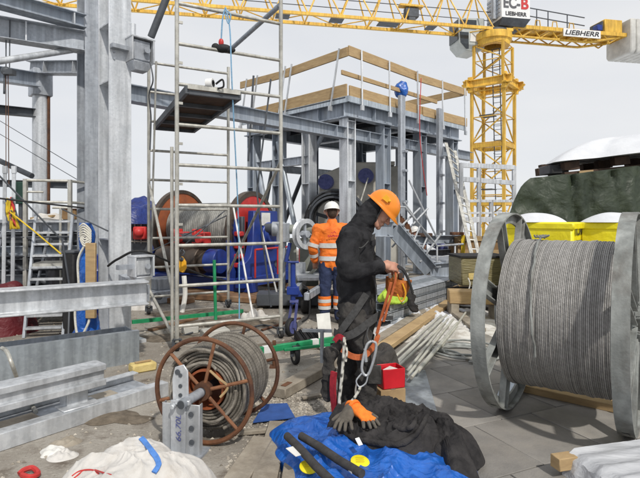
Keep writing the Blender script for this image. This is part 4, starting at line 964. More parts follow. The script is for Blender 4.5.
# cable gripping machine with the horizontal pipe
mc=P(300,231,8.9); t=thing('cable_tensioner','cable tensioning machine with a thick horizontal pipe and a grey ring wheel','machine',V((mc.x,mc.y,0)))
mb=MB(); mb.tube([P(279,229,8.9),P(322,230,8.9)],.085,20); mb.tube([P(280,240,8.85),P(318,239,8.85)],.025,10); mb.build('pipe',MACHG,t)
mb=MB(); mb.tube([P(272,229,8.9),P(285,229,8.9)],.13,20); mb.tube([P(283,223,8.85),P(283,242,8.85)],.12,16); mb.build('clamp',GALVD,t,bevel=.01)
mb=MB(); rc=P(305,234,8.75); ra=V((.75,-.66,0)); mb.lathe([(-.05,.19),(-.05,.27),(-.02,.24),(.02,.24),(.05,.27),(.05,.19)],rc,ra,40,closed=True); rg=mb.build('ring_wheel',GALV,t)
mb=MB(); mb.disc(rc,ra,.06,.14,16); 
for k in range(4): 
    e=ra.cross(Z)*math.cos(k*1.57)+Z*math.sin(k*1.57); mb.bar(rc,rc+e*.2,.04,.03,up=ra)
mb.build('wheel_hub',GALVD,rg)
for px in (282,293):
    mb=MB(); a=P(px,238,8.9); mb.bar(V((a.x,a.y,.1)),a,.12,.10); mb.build('support_leg',MACHG if px>285 else GALVD,t,bevel=.008)
mb=MB(); a=P(309,262,8.9); mb.box((a.x,a.y+.2,.72),(.34,.3,.75)); mb.build('side_panel',MACHG,t,bevel=.015)
mb=MB(); a=P(288,250,8.8); mb.tube([P(290,243,8.75),P(286,262,8.7)],.035,10); mb.build('hydraulic_ram',BLUEM,t)
mb=MB(); a=P(297,266,8.6); mb.tube([V((a.x,a.y,.25)),V((a.x,a.y,.80))],.15,20); mb.build('grey_tank',GALVD,t)
mb=MB(); a=P(297,290,8.7); mb.bar((a.x-.7,8.8,.16),(a.x+1.1,8.9,.16),.5,.2); mb.build('skid_base',DARKST,t,bevel=.01)
mb=MB(); mb.tube(arcpts([P(324,252,8.5),P(316,268,8.4),P(305,277,8.4),P(296,281,8.4)]),.028,8); mb.build('hose',MACHG,t)
mb=MB(); a=P(325,265,8.6); mb.box((a.x,8.8,.75),(.4,.4,.5)); mb.tube([P(318,262,8.4),P(334,262,8.4)],.1,14); mb.build('motor',DARKST,t,bevel=.02)
# trailer with blue jockey wheel
jw=G(291,336); t=thing('trailer','low galvanised trailer with a blue jockey wheel behind the scaffold','trailer',jw)
for k in (0,.55):
    mb=MB(); mb.bar(V((jw.x-.02+k*.4,jw.y+.12,.50)),V((jw.x+.12+k*.9,jw.y+2.0,.50)),.07,.1); mb.build('chassis_bar',GALVD,t,bevel=.006)
mb=MB(); mb.box((jw.x+.38,jw.y+1.75,.60),(.8,.9,.06),V((1,.1,0))); mb.build('trailer_deck',GALV,t,bevel=.01)
mb=MB(); a=P(293,262,jw.y+.02); mb.tube([V((a.x,jw.y+.02,.42)),V((a.x,jw.y+.02,.97))],.035,14); mb.box((a.x,jw.y+.02,.60),(.16,.12,.1)); mb.tube([V((a.x-.07,jw.y-.02,.98)),V((a.x+.08,jw.y-.02,.98))],.014,8); mb.prism([(-.03,-.1),(.13,-.1),(.02,.1),(-.03,.1)],V((a.x,jw.y+.02,.62)),(1,0,0),Z,.05); jk=mb.build('jockey_stand',BLUEM,t,bevel=.004)
mb=MB(); wc=V((jw.x+.0,jw.y,.12)); wa=V((.86,-.5,0)); mb.lathe([(-.035,.05),(-.035,.105),(-.02,.12),(.02,.12),(.035,.105),(.035,.05)],wc,wa,28,closed=True); wj=mb.build('jockey_wheel',RUBBER,t)
mb=MB(); mb.disc(wc,wa,.085,.076,24); mb.build('wheel_rim',PURPB,wj)
mb=MB(); 
for k in (-1,1): mb.bar(wc+wa*.05*k-Z*.01,wc+wa*.04*k+V((.05,.03,.36)),.05,.01,up=wa)
mb.box(wc+V((.04,.02,.34)),(.11,.08,.03)); mb.build('wheel_fork',PURPB,t)
mb=MB(); mb.tube(arcpts([P(303,285,6.9),P(309,292,6.8),P(309,315,6.8),P(302,322,6.8)]),.012,6); mb.build('brake_cable',RUBBER,t)
for x_ in (.45,1.05):
    mb=MB(); wc=V((jw.x-.25+x_*.9,jw.y+1.6,.20)); mb.lathe([(-.07,.1),(-.07,.18),(-.05,.20),(.05,.20),(.07,.18),(.07,.1)],wc,V((1,-.1,0)),28,closed=True); mb.disc(wc,V((1,-.1,0)),.11,.1,20); mb.build('road_wheel',RUBBER,t)

# ------------------------------------------------------------------ grey gangway with handrail
gp=P(405,262,10.0)
t=thing('steel_gangway','grey steel gangway with a bent stringer and lattice handrail lying on pallets','gangway',V((gp.x,gp.y,0)))
def stringer(off,m):
    pts=[P(366,229,9.6)+off,P(393,229,9.6)+off,P(430,271,9.9)+off,P(456,268,10.6)+off]
    for i in range(3):
        mb=MB(); p,q=pts[i],pts[i+1]; d=(q-p).normalized(); nrm=V((0,-1,0)); up=nrm.cross(d)*-1
        if up.z<0: up=-up
        mb.chan(p,q,.30,.10,up=up,t=.02); mb.build('stringer',m,t,bevel=.004)
stringer(V((0,0,0)),PAINTST); stringer(V((.15,.9,0)),PAINTST)
mb=MB()
for i in range(9):
    k=i/8; p=lerp(P(393,229,9.6),P(430,271,9.9),k)+V((.02,.02,.08)); mb.box(p+V((.08,.45,0)),(.26,.86,.03),V((1,0,0)))
mb.build('tread',GALVD,t)
mb=MB(); mb.bar(P(432,262,10.0)+V((0,.45,0)),P(458,259,10.7)+V((0,.45,0)),.9,.04); mb.build('landing',GALVD,t)
pp=[P(398,207,9.7),P(405,207,9.75),P(437,246,10.1),P(463,244,10.8)]
mb=MB(); mb.tube(pp,.022,8); mb.tube([P(399,222,9.7),P(431,258,10.0),P(462,254,10.8)],.016,8); mb.tube([P(432,262,10),P(442,261,10.3),P(462,258,10.8)],.016,8)
mb.build('handrail',GALV,t)
for a,b in ((P(399,207,9.7),P(399,228,9.65)),(P(420,226,9.9),P(412,245,9.8)),(P(437,246,10.1),P(437,262,10.05)),(P(455,245,10.6),P(455,265,10.5)),(P(427,238,10),P(416,262,9.9))): mb=MB(); mb.tube([a,b],.018,8); mb.build('rail_post',GALV,t)
mb=MB()
for a,b in ((P(428,208,10.2),P(392,247,9.8)),(P(404,202,9.8),P(434,247,10.1)),(P(420,262,9.8),P(441,234,10.2)),(P(409,180,10.2),P(437,238,10.3)),(P(397,230,9.7),P(420,208,10)),(P(414,263,9.8),P(452,262,10.4))): mb.tube([a,b],.02,8)
mb.build('lattice_bar',GALV,t)
mb=MB()
for i in range(7):
    a=P(398+i*1.8,212+i*2.,9.9); mb.tube(arcpts([a,a+V((.05,0,-.2)),a+V((.03,0,-.38))]),.014,6)
b=mb.build('coiled_net',RUST,t); b['kind']='stuff'
# walkway beams under the platform
beam('grey beam of the low walkway under the right end of the platform',P(398,240,11.6),P(463,239,12.6),.2,.2,PAINTST,(.4,))
beam('lower grey beam behind the gangway handrail',P(405,254,12.2),P(463,252,13.0),.16,.18,PAINTST)
c=P(425,236,11.9); small('timber_offcut',WOODD,'short dark timber offcut lying on the low walkway beam','offcut',c-Z*.02,(.32,.2,.09))
c=P(457,235,12.0); small('timber_offcut',RUST,'small reddish block on the right end of the low walkway beam','block',c-Z*.0,(.3,.2,.07))
c=P(389,217,9.6); t=thing('steel_box','grey steel lid on the upper end of the gangway','lid',P(388,227,9.9))
mb=MB(); mb.box(P(388,227,9.9)+V((0,.3,.0)),(.45,.5,.1)); mb.build('lid',GALV,t,bevel=.01); mb=MB(); mb.box(P(386,219,9.9)+V((0,.3,0)),(.30,.4,.16),V((1,.2,0))); mb.build('cover',GALVD,t,bevel=.03)
# pallets below the gangway
def pallet(name,label,c,ux,m=WOOD,L=1.2,Wd=.8,group=None,par=None):
    t=thing(name,label,'pallet',c,group); ux=V(ux).normalized(); uy=V((-ux.y,ux.x,0))
    for i in range(5): mb=MB(); mb.bar(c-ux*L/2+uy*(-.36+.18*i)+Z*.133,c+ux*L/2+uy*(-.36+.18*i)+Z*.133,.12,.022); mb.build('deck_board',m,t)
    for i in range(3):
        for j in range(3): mb=MB(); mb.box(c+ux*((i-1)*(L/2-.07))+uy*((j-1)*.35)+Z*.072,(.14,.1,.094),ux); mb.build('block',m,t)
    for j in range(3): mb=MB(); mb.bar(c-ux*L/2+uy*(j-1)*.35+Z*.012,c+ux*L/2+uy*(j-1)*.35+Z*.012,.1,.022); mb.build('bottom_board',m,t)
    return t
c=G(412,284); pallet('pallet','timber pallet under the left part of the gangway',V((1.75,9.75,0)),(1,.15,0),WOOD)
pallet('pallet','timber pallet under the right end of the gangway',V((2.65,10.3,0)),(1,.15,0),WOOD)
c=P(430,281,9.3); mb=MB(); mb.bar(P(398,287,8.9),P(456,282,9.6),.28,.05); tag(mb.build('scaffold_board',WOODG,bevel=.006),'grey timber board lying on the channel stack below the gangway','board')

# galvanised grey frame and the ladder at right of platform
t=thing('gate_frame','light grey square-tube frame standing in front of the crane','frame',P(485,240,13.0))
fa,fb=P(461,0,12.6),P(514,0,13.6)
def FR(k,py): 
    p=lerp(fa,fb,k); return V((p.x,p.y,CH+(HOR-py)/F*p.y))
mb=MB()
for y0,y1,w_ in ((165,167.5,.12),(179,183,.12),(201,201,.07),(213,213,.05),(220,219,.14)): mb.bar(FR(0,y0),FR(1,y1),.08,w_)
mb.build('rail',GALV,t,bevel=.004)
for k,y0 in ((0,163),(.32,167),(.55,200),(1,166)): mb=MB(); p=FR(k,y0); mb.bar(V((p.x,p.y,0)),p,.09,.09); mb.build('post',GALV,t)
t=thing('aluminium_ladder','leaning aluminium ladder at the right end of the steel platform','ladder',G(473,283))
p0,p1=P(446,143,14.2),P(471,252,11.2); q0,q1=P(455,151,14.2),P(478,252,11.2)
k=1.16; p1=lerp(p0,p1,k); q1=lerp(q0,q1,k)
mb=MB(); mb.bar(p0,p1,.035,.08,up=V((1,0,0))); mb.bar(q0,q1,.035,.08,up=V((1,0,0))); mb.build('stile',ALU,t)
for i in range(16): 
    kk=(i+.5)/16; mb=MB(); mb.tube([lerp(p0,p1,kk),lerp(q0,q1,kk)],.018,8); mb.build('rung',ALU,t)
# wooden crates behind
c=P(485,252,12.5); t=thing('plywood_crate','brown plywood crate behind the foot of the aluminium ladder','crate',V((c.x,c.y,0)))
mb=MB(); mb.box((c.x-.2,c.y,.55),(1.2,.9,1.1)); mb.build('crate_body',BROWNB,t,bevel=.01)
mb=MB(); 
for z in (.25,.75,1.08): mb.box((c.x-.2,c.y-.465,z),(1.22,.03,.12))
mb.build('batten',WOOD,t)
mb=MB(); mb.bar(P(463,235,12.0),V((P(463,235,12).x,12.0,.1)),.09,.02,up=V((0,1,0))); mb.build('yellow_edge',YSTRAP,t)
mb=MB(); mb.bar(P(486,231,11.9),P(520,234,12.1),.06,.05); mb.build('batten',WOOD,t)
c=P(478,285,8.2); t=thing('wrapped_crate','olive plastic-wrapped crate with a black lid edge and yellow foam','crate',V((c.x,c.y,0)))
ex=V((1,.05,0)); mb=MB(); mb.box((P(480,0,8.5).x,8.6,CH-(272-219)/F*8.2),(.82,.7,.47),ex); cz=CH-(272-219)/F*8.2; mb.build('crate_body',OLIVE,t,bevel=.02)
mb=MB(); mb.box((P(480,0,8.5).x,8.6,cz+.245),(.86,.74,.03),ex); mb.build('lid',RUBBER,t)
mb=MB(); mb.box((P(471,0,8.5).x,8.235,cz-.08),(.25,.03,.11),ex); mb.build('foam_strip',FOAMY,t,bevel=.01)
mb=MB(); mb.tube(arcpts([P(468,278,8.1),P(470,284,8.1),P(468,292,8.1)]),.01,5); mb.build('string',PAPER,t)
for z in (.1,.3): mb=MB(); mb.box((P(480,0,8.5).x,8.6,cz-.235-.03-z*.9),(.9,.5,.06),ex); mb.build('bearer',WOODD,t)
p=P(474,297,7.7); t=thing('timber_baulk','thick pale timber board in front of the wrapped crate','timber',V((p.x,p.y,0)))
mb=MB(); mb.box((p.x+.05,7.75,p.z),(.85,.30,.20),V((1,-.12,0))); mb.v=[x+V((0,0,.012*nz(x.x*5,x.y*5,3))) for x in mb.v]; mb.build('board',WOOD,t,bevel=.012)
for k in (-.3,.35): mb=MB(); mb.box((p.x+k,7.78,(p.z-.10)/2),(.12,.25,p.z-.10)); mb.build('bearer',WOODG,t)

DIRT=mat('dark_dirt',(.20,.165,.125),(.085,.068,.05),rough=.95,scale=14,bump=.6,bscale=40,contrast=(.3,.7))
# ------------------------------------------------------------------ stack of galvanised channels
sa=V((.93,7.12,0)); sb=V((2.45,9.2,0)); sd=(sb-sa).normalized(); sn=V((-sd.y,sd.x,0)); G_='galvanised channels stacked beyond the worker in black'
for lay in range(4):
    for j in range(3):
        t=thing('channel_section',('lowest','second','third','topmost')[lay]+' layer of the channel stack, '+('front','middle','back')[j]+' galvanised channel','channel',sa+sn*(j*.24)+Z*(.02+lay*.115),G_)
        mb=MB(); o=sn*(j*.24+random.uniform(-.01,.01))+Z*(.07+lay*.118); e=random.uniform(-.08,.05)
        mb.sect(sa+o+sd*(e*2),sb+o+sd*e,[(-.11,-.055),(.11,-.055),(.11,-.045),(-.095,-.045),(-.095,.045),(.11,.045),(.11,.055),(-.11,.055)][::-1]); mb.v=[x for x in mb.v]; mb.build('profile',GALVD if (lay+j)%2 else SHEET,t,bevel=.003)
        mb=MB(); mb.bar(sa+o-sn*.113+sd*(e*2),sb+o-sn*.113+sd*e,.004,.075); mb.build('side_web',GALVD,t)
ca=P(398,300,7.0); t=thing('hivis_jacket','yellow and black hi-vis jacket thrown over the stack of channels','jacket',ca)
zz=.49
def on(px,py,z=zz): return G(px,py,z)
hj=MB(); sd_=V((.3,.9,.1))
for a,b,r1,r2 in ((P(383,298,6.95),P(391,291,7.15),.035,.045),(P(391,291,7.2),P(400,292,7.3),.045,.045),(P(387,298,6.98),P(398,300,7.12),.045,.04),(P(396,293,7.25),P(404,301,7.2),.045,.03),(P(390,294,7.1),P(398,297,7.15),.05,.05)): cap(hj,a,b,r1,r2,sd_,2.2)
remesh(hj,.012,2,folds(.03,6.,2)).build('jacket_body',HIVY,t,smooth=180)
hj=MB()
for a,b,r1,r2 in ((P(400,291,7.35),P(407,291,7.4),.045,.05),(P(406,291,7.4),P(412,300,7.3),.055,.045),(P(411,300,7.3),P(414,309,7.25),.05,.04),(P(396,289,7.4),P(405,289,7.45),.04,.045)): cap(hj,a,b,r1,r2,sd_,2.0)
remesh(hj,.012,2,folds(.028,7.,4)).build('sleeve',BLACKJ,t,smooth=180)
mb=MB(); mb.tube(arcpts([P(390,289.5,7.05),P(397,294,7.1),P(403,302,7.1)]),.022,6); mb.build('reflective_strip',SILV,t)
# snow bank, plank, tubes
random.seed(21)
def snow(label,bnd,h,m=SNOWD,base=0,nr=18,nt=90,s=5,kind='structure'):
    cx=sum(b.x for b in bnd)/len(bnd); cy=sum(b.y for b in bnd)/len(bnd)
    mb=MB(); mb.mound((cx,cy),[(b.x,b.y) for b in bnd],lambda x,y,r:(1-r**2.5)*(h+h*.9*nz(x,y,3,s)+h*.5*nz(x,y,8,s*3)),base=base,nr=nr,nt=nt); o=mb.build('snow_patch',m); o['kind']=kind; return o
snow('',[G(372,330),G(395,316),G(425,302),G(447,300),G(480,308),G(498,320),G(500,345),G(470,352),G(440,350),G(415,345),G(395,352),G(375,350)],.08,s=4)
snow('',[G(372,338),G(395,322),G(420,308),G(440,298),G(446,306),G(420,322),G(395,340)],.11,m=SNOWM,s=6)
snow('',[G(420,318),G(436,310),G(442,318),G(430,332),G(420,330)],.12,m=SNOWM,s=6)
mb=MB(); mb.bar(G(368,358,.13),G(452,300,.13),.16,.06); tag(mb.build('plank',WOOD,bevel=.006),'long brown plank lying on the snow beside the thin tubes','plank')
mb=MB(); mb.bar(G(360,352,.10),G(445,297,.10),.14,.06); tag(mb.build('plank',WOODG,bevel=.006),'grey weathered plank lying on the snow behind the brown one','plank')
mb=MB(); mb.bar(G(438,300,.10),G(480,330,.10),.16,.05); tag(mb.build('plank',WOODG,bevel=.006),'dark plank crossing the snow towards the big reel','plank')
TG='thin pale tubes lying on the snow'
tl=['leftmost','second','third','fourth','fifth','sixth','seventh','eighth','rightmost']
for i in range(9):
    a=G(386+i*4.6+random.uniform(-3,3),364+i*1.4+random.uniform(-4,6),.10); b=G(440+i*2.9+random.uniform(-4,4),315+i*1.2+random.uniform(-3,4),.16+random.uniform(-.02,.03))
    if i==8: a,b=G(441,347,.1),G(466,312,.14)
    t=thing('thin_tube',tl[i]+' of the thin pale grey tubes lying on the snow','tube',a,TG)
    mb=MB(); mb.tube([a,b],.015,12,cap=False); mb.build('tube',PIPEG,t)
    mb=MB(); d=(b-a).normalized(); mb.tube([a-d*.002,a+d*.03],.0168,12); mb.build('end_collar',ALU,t)
random.seed(14)
for l,a,b,w_,h_,m in (('thin dark plank on the ground below the left post of the scaffold',(150,330),(196,318),.10,.03,RUSTP),('pale lath lying behind the middle of the scaffold',(215,318),(262,309),.06,.03,WOODG),('brown plank end poking out behind the grey machine casting',(140,300),(176,291),.16,.05,RUSTP),('dark lath lying in front of the blue jockey wheel',(292,343),(328,333),.06,.03,WOODD),('long rusty flat bar on the ground right of the scaffold',(262,330),(300,318),.05,.02,RUST)):
    mb=MB(); mb.bar(G(a[0],a[1],h_/2+.004),G(b[0],b[1],h_/2+.004),w_,h_); tag(mb.build('plank' if 'plank' in l else ('lath' if 'lath' in l else 'flat_bar'),m,bevel=.004),l,'plank' if 'plank' in l else ('lath' if 'lath' in l else 'bar'))
mb=MB(); mb.tube(arcpts([G(182,336,.02),G(205,330,.02),G(232,335,.02),G(262,325,.02),G(285,331,.02)]),.012,6); tag(mb.build('hose',DARKST),'dark hose snaking over the ground behind the rusty reel','hose')
for px,py,rx,ry in ((168,338,.5,.2),(240,322,.7,.35),(205,313,.8,.3),(300,345,.5,.25),(110,418,.35,.12)):
    c=G(px,py); mb=MB(); mb.mound((c.x,c.y),[(c.x+rx*math.cos(k*.7)*(1+.3*math.sin(k*4)),c.y+ry*math.sin(k*.7)*(1+.3*math.cos(k*3))) for k in range(9)],lambda x,y,r:.003+(1-r**2)*(.022+.03*nz(x,y,3,6)),nr=14,nt=60); o=mb.build('dirt_patch',DIRT); o['kind']='structure'
# loose cable coil at the foot of the big reel
mb=MB(); random.seed(4)
for k in range(7):
    c=G(464+random.uniform(-4,6),352+random.uniform(-3,3),.045); r=random.uniform(.22,.34); ph=random.uniform(0,6)
    mb.tube([c+V((math.cos(ph+j*.35)*r*1.1,math.sin(ph+j*.35)*r,.012*k*.4+.012*nz(j*.4,k))) for j in range(int(random.uniform(12,19)))],.013,7)
mb.tube(arcpts([G(440,349,.05),G(455,352,.05),G(470,360,.05),G(482,364,.05)]),.013,7)
tag(mb.build('cable_coil',GREYRIM),'loose grey cable coil on the slabs beside the left wheel of the big reel','coil')
mb=MB(); mb.add([G(400,374,.036),G(425,370,.036),G(437,412,.036),G(404,413,.036)],[(0,1,2,3)]); mb.v+= [x+Z*.004 for x in mb.v]; mb.f+=[(4,5,6,7),(0,1,5,4),(1,2,6,5),(2,3,7,6),(3,0,4,7)]
tag(mb.build('steel_sheet',SHEET),'flat galvanised sheet lying on the slabs beside the red box','sheet')
# boxes and bag behind the worker
c=G(389,402,.03); t=thing('cardboard_box','open-topped brown cardboard box under the red box','box',c)
ux=V((.95,.3,0)).normalized(); mb=MB(); mb.box(c+Z*.065,(.22,.17,.13),ux); mb.build('box_body',CARD,t,bevel=.004); mb=MB(); mb.box(c+Z*.132,(.04,.172,.002),ux); mb.build('tape',WOODG,t)
mb=MB(); mb.box(c+V((-.03,-.088,.06)),(.09,.002,.025),ux); mb.build('dark_print',GREYT,t)
c=c+V((.01,.01,.134)); t=thing('red_box','bright red open box standing on the cardboard box','box',c); uy=V((-ux.y,ux.x,0))
mb=MB()
for s_ in (-1,1): mb.box(c+ux*.095*s_+Z*.08,(.008,.16,.16),ux); mb.box(c+uy*.078*s_+Z*.08,(.19,.008,.16),ux)
mb.box(c+Z*.006,(.19,.16,.012),ux); mb.build('box_wall',REDB,t,bevel=.004)
mb=MB(); mb.box(c+Z*.125+uy*.01,(.11,.10,.006),V((.8,.6,.2))); mb.build('paper',PAPER,t)
mb=MB(); pts=[G(374,392),G(380,385),G(392,383),G(399,388),G(388,396),G(376,398)]
c=G(384,388); mb.mound((c.x-.02,c.y+.05),[(c.x-.22,c.y-.05),(c.x-.1,c.y-.13),(c.x+.12,c.y-.05),(c.x+.17,c.y+.12),(c.x+.1,c.y+.3),(c.x-.15,c.y+.25)],lambda x,y,r:(1-r**5)*(.36+.14*nz(x,y,5,6)+.22*(x-c.x)),nr=18,nt=70)
tag(mb.build('tool_bag',TROUS),'slumped dark grey tool bag on the ground behind the worker in black','bag')
# black plastic profiles and paper
c=G(318,348); t=thing('profile_bundle','bundle of black plastic profiles on the ground behind the worker in black','bundle',c)
for j in range(5):
    for i in range(2):
        mb=MB(); o=c+V((-.18+j*.075,-.05+j*.03,.03+i*.07)); 
        for k in (-1,1): mb.bar(o+V((.03*k,0,0)),o+V((.03*k-.1,.5,0)),.006,.06)
        mb.bar(o-Z*.0,o+V((-.1,.5,0)),.06,.006); mb.build('profile',RUBBER,t)
mb=MB(); mb.bar(c+V((.1,-.14,.04)),c+V((.06,-.02,.42)),.16,.004,up=V((0,1,0))); tag(mb.build('paper_sheet',PAPER),'white paper sheet leaning on the black plastic profiles','paper')
mb=MB(); c=G(322,372); mb.tube([V((c.x,c.y,0)),V((c.x,c.y,.42))],.02,8); mb.box((c.x,c.y,.01),(.12,.12,.02)); mb.bar((c.x-.2,c.y+.1,.4),(c.x+.1,c.y-.02,.42),.03,.03); tag(mb.build('steel_prop',GALVD),'short steel prop standing left of the worker in black','prop')
# ------------------------------------------------------------------ big wire rope reel
RA=V((1.55,4.10,.787)); RB=V((2.24,3.60,.787)); AX=(RB-RA).normalized(); RL=(RB-RA).length
t=thing('cable_reel','big grey steel reel full of tightly wound wire rope on the grey slabs','reel',V((lerp(RA,RB,.5).x,lerp(RA,RB,.5).y,.03)))
RA.z=RB.z=.815; AV=AX.cross(Z).normalized()
for c,sg in ((RA,1),(RB,-1)):
    mb=MB(); mb.lathe([(-.05,.785),(.05,.785),(.05,.772),(.008,.770),(.008,.70),(-.008,.70),(-.008,.770),(-.05,.772)],c,AX,112,closed=True); fl=mb.build('flange',GREYRIM,t)
    for k in range(8):
        a=k*math.pi/4+.35; e=AV*math.cos(a)+Z*math.sin(a); mb=MB(); mb.chan(c+e*.14,c+e*.775,.11,.05,up=AX.cross(e),t=.010); mb.build('spoke',GREYRIM,fl,bevel=.002)
    mb=MB(); mb.lathe([(-.06,.07),(-.06,.20),(.02,.20),(.02,.07)],c,AX,36,closed=True); mb.build('hub',GREYRIM,fl)
    mb=MB(); mb.lathe([(-.02,.785),(-.02,.789),(.02,.789),(.02,.785)],c,AX,30,closed=True,a0=1.0,a1=1.12); mb.build('weld_plate',GREYRIM,fl)
random.seed(17)
NW=62; prof=[(.07,.30)]; ton=[1.0]; x=.062; wr=(RL-.124)/NW/2; pl=[]
off=0
for i in range(NW):
    off=off*.6+random.uniform(-.004,.004); tn_=random.uniform(.78,1.06)*(.92+.2*nz(i*.35,2.2))
    if i%9==4: off-=.006
    xc=x+wr+i*2*wr
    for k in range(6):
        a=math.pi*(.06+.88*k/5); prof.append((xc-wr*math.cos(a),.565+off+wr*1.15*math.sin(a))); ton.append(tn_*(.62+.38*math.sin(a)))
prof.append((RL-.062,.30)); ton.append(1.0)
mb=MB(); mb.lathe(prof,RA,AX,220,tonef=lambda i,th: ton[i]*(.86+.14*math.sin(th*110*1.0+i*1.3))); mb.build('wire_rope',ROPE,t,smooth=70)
mb=MB(); mb.lathe([(.05,.05),(.05,.30),(RL-.05,.30),(RL-.05,.05)],RA,AX,40,closed=True); mb.build('drum_core',GREYRIM,t)
mb=MB(); 
pts=[]
for j in range(30):
    ph=math.radians(100-j*4.2); r=.592+.006*nz(j*.5,2); pts.append(RA+AX*(.25+.075*(j/29)+.012*nz(j*.35,5))+(AV*math.cos(ph)+Z*math.sin(ph))*r)
mb.tube(pts,.009,8)
for q in range(3): 
    a=pts[3]+AX*(.02*q-.02); mb.tube(arcpts([a+AV*-.05,a+Z*.014+AX*.03,a+AV*.05+AX*-.01,a+AV*.02+Z*.012-AX*.03]),.0075,7)
mb.build('tie_rope',GREYRIM,t)
for f,l in ((.1,'left timber bearer under the winding of the big reel'),(.0,'')):
    if l: mb=MB(); a=V((1.75,4.50,.06)); b=V((2.62,3.72,.06)); mb.bar(a,b,.14,.06); tag(mb.build('timber_bearer',WOOD,bevel=.006),'timber bearer lying on the slabs behind the big reel','timber')
mb=MB(); mb.prism([(0,0),(.20,0),(0,.09)],RA+V((.12,.30,-.785)),AV,Z,.12); tag(mb.build('wheel_wedge',SHEET,bevel=.004),'grey steel wedge behind the left wheel of the big reel','wedge')

# ------------------------------------------------------------------ small rusty reel
FA=V((-.80,3.43,.372)); FX=V((.24,.97,0)).normalized(); FL=.535; FV=FX.cross(Z).normalized()
t=thing('wire_reel','small rusty spoked reel of old wire rope on the gravel','reel',V((FA.x,FA.y+.2,0)))
for s_ in (0,FL):
    c=FA+FX*s_; mb=MB(); mb.lathe([(.0165*math.cos(k*math.pi/4),.355+.0165*math.sin(k*math.pi/4)) for k in range(8)],c,FX,72,closed=True); fl=mb.build('flange_ring',RUST,t)
    for k in range(6):
        a=k*math.pi/3+.28; e=FV*math.cos(a)+Z*math.sin(a); mb=MB(); mb.tube([c+e*.05,c+e*.352],.0125,8); mb.build('spoke',RUSTS if s_==0 else RUST,fl)
    mb=MB(); mb.lathe([(-.03,.032),(-.03,.062),(.03,.062),(.03,.032)],c,FX,24,closed=True); mb.build('hub',RUST,fl)
mb=MB(); mb.lathe([(.02,.125),(.02,.14),(FL-.02,.14),(FL-.02,.125)],FA,FX,40,closed=True); mb.build('core_ring',RUSTO,t)
mb=MB(); mb.tube([FA-FX*.05,FA+FX*(FL+.1)],.03,14); mb.build('axle',DARKST,t)
prof=[]; ton=[]; rr=.0125; random.seed(9)
n1=6
for i in range(n1):
    r0=.15+i*.0225; tn_=random.uniform(.75,1.1)
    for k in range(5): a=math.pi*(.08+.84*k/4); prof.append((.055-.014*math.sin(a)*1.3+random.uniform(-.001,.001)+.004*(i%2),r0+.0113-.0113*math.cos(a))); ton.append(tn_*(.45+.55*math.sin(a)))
n2=17
for i in range(n2):
    xc=.055+.0125+i*.0250; tn_=random.uniform(.75,1.1); o_=random.uniform(-.006,.006)
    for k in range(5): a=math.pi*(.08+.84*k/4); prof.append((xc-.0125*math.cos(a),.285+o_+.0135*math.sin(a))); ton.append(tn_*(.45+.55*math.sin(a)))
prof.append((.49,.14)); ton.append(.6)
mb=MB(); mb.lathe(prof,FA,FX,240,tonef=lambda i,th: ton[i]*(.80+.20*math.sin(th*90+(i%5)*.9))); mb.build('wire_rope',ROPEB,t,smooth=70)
mb=MB()
for k,(r,ph,x) in enumerate(((.27,.3,.02),(.24,2.2,.015),(.21,4.0,.01),(.29,5.2,.03),(.18,1.0,.0))):
    mb.tube([FA+FX*(x+.02*math.sin(j*.5))+(FV*math.cos(ph+j*.13)+Z*math.sin(ph+j*.13))*(r+.02*j/18) for j in range(19)],.0115,8,tonef=lambda i,q: .9+.2*math.sin(i*9+q*1.6))
mb.build('loose_strand',ROPEB,t)
mb=MB(); mb.tube(arcpts([FA+FX*.0+FV*.05+Z*.14,FA-FX*.02+FV*.12+Z*.10,FA+FX*.0+FV*.18+Z*.04,FA-FX*.01+FV*.13-Z*.03]),.009,6); mb.build('rope_tail',WOOD,t)
# galvanised stand holding the reel
c=P(181,400,3.27); c.z=0; t=thing('reel_stand','galvanised perforated stand carrying the front hub of the rusty reel','stand',c)
su=V((.97,-.2,0)).normalized(); sn_=V((-.2,-.97,0)).normalized()
mb=MB(); o=c
mb.prism([(-.055,.28),(.04,.28),(.055,.36),(.05,.56),(.02,.60),(-.04,.58),(-.06,.50)],o,su,Z,.012)
mb.build('upper_plate',GALV,t,bevel=.003)
mb=MB(); mb.chan(o+su*-.085,o+su*-.085+Z*.34,.10,.05,up=su,t=.008); mb.chan(o+su*.07,o+su*.07+Z*.34,.12,.05,up=su,t=.008); mb.bar(o+sn_*.02+su*-.01,o+sn_*.02+su*-.01+Z*.37,.105,.01,up=sn_); mb.build('lower_channel',GALV,t,bevel=.003)
mb=MB(); mb.box(o+Z*.008,(.30,.26,.015),su); mb.build('foot_plate',GALVD,t)
for i,(a,z) in enumerate(((.0,.53),(.0,.46),(.0,.40),(.01,.33),(.075,.28),(.078,.19),(.08,.10),(-.02,.55))):
    mb=MB(); mb.lathe([(.0,.001),(.0,.013 if i<4 else .018),(.004,.013 if i<4 else .018),(.004,.001)],o+su*a+sn_*(.008 if i<4 or i==7 else .008)+sn_*(.018 if i==3 else 0)+Z*z,sn_,16); mb.build('hole',DARKST,t)
h=FA-FX*.04; mb=MB(); mb.tube([h,V((o.x+.02,o.y-.07,.36))],.032,18); mb.build('axle_tube',GALVD,t)
mb=MB(); mb.disc(V((o.x+.02,o.y-.07,.36))-FX*.002,FX,.026,.004,18); mb.build('tube_bore',DARKST,t)
mb=MB(); mb.box(o+Z*.365+su*.03+sn_*.03,(.10,.03,.03),su); mb.tube([o+su*-.03+sn_*.03+Z*.34,o+su*-.03+sn_*.07+Z*.34],.016,10); mb.build('clamp',GALV,t,bevel=.003)
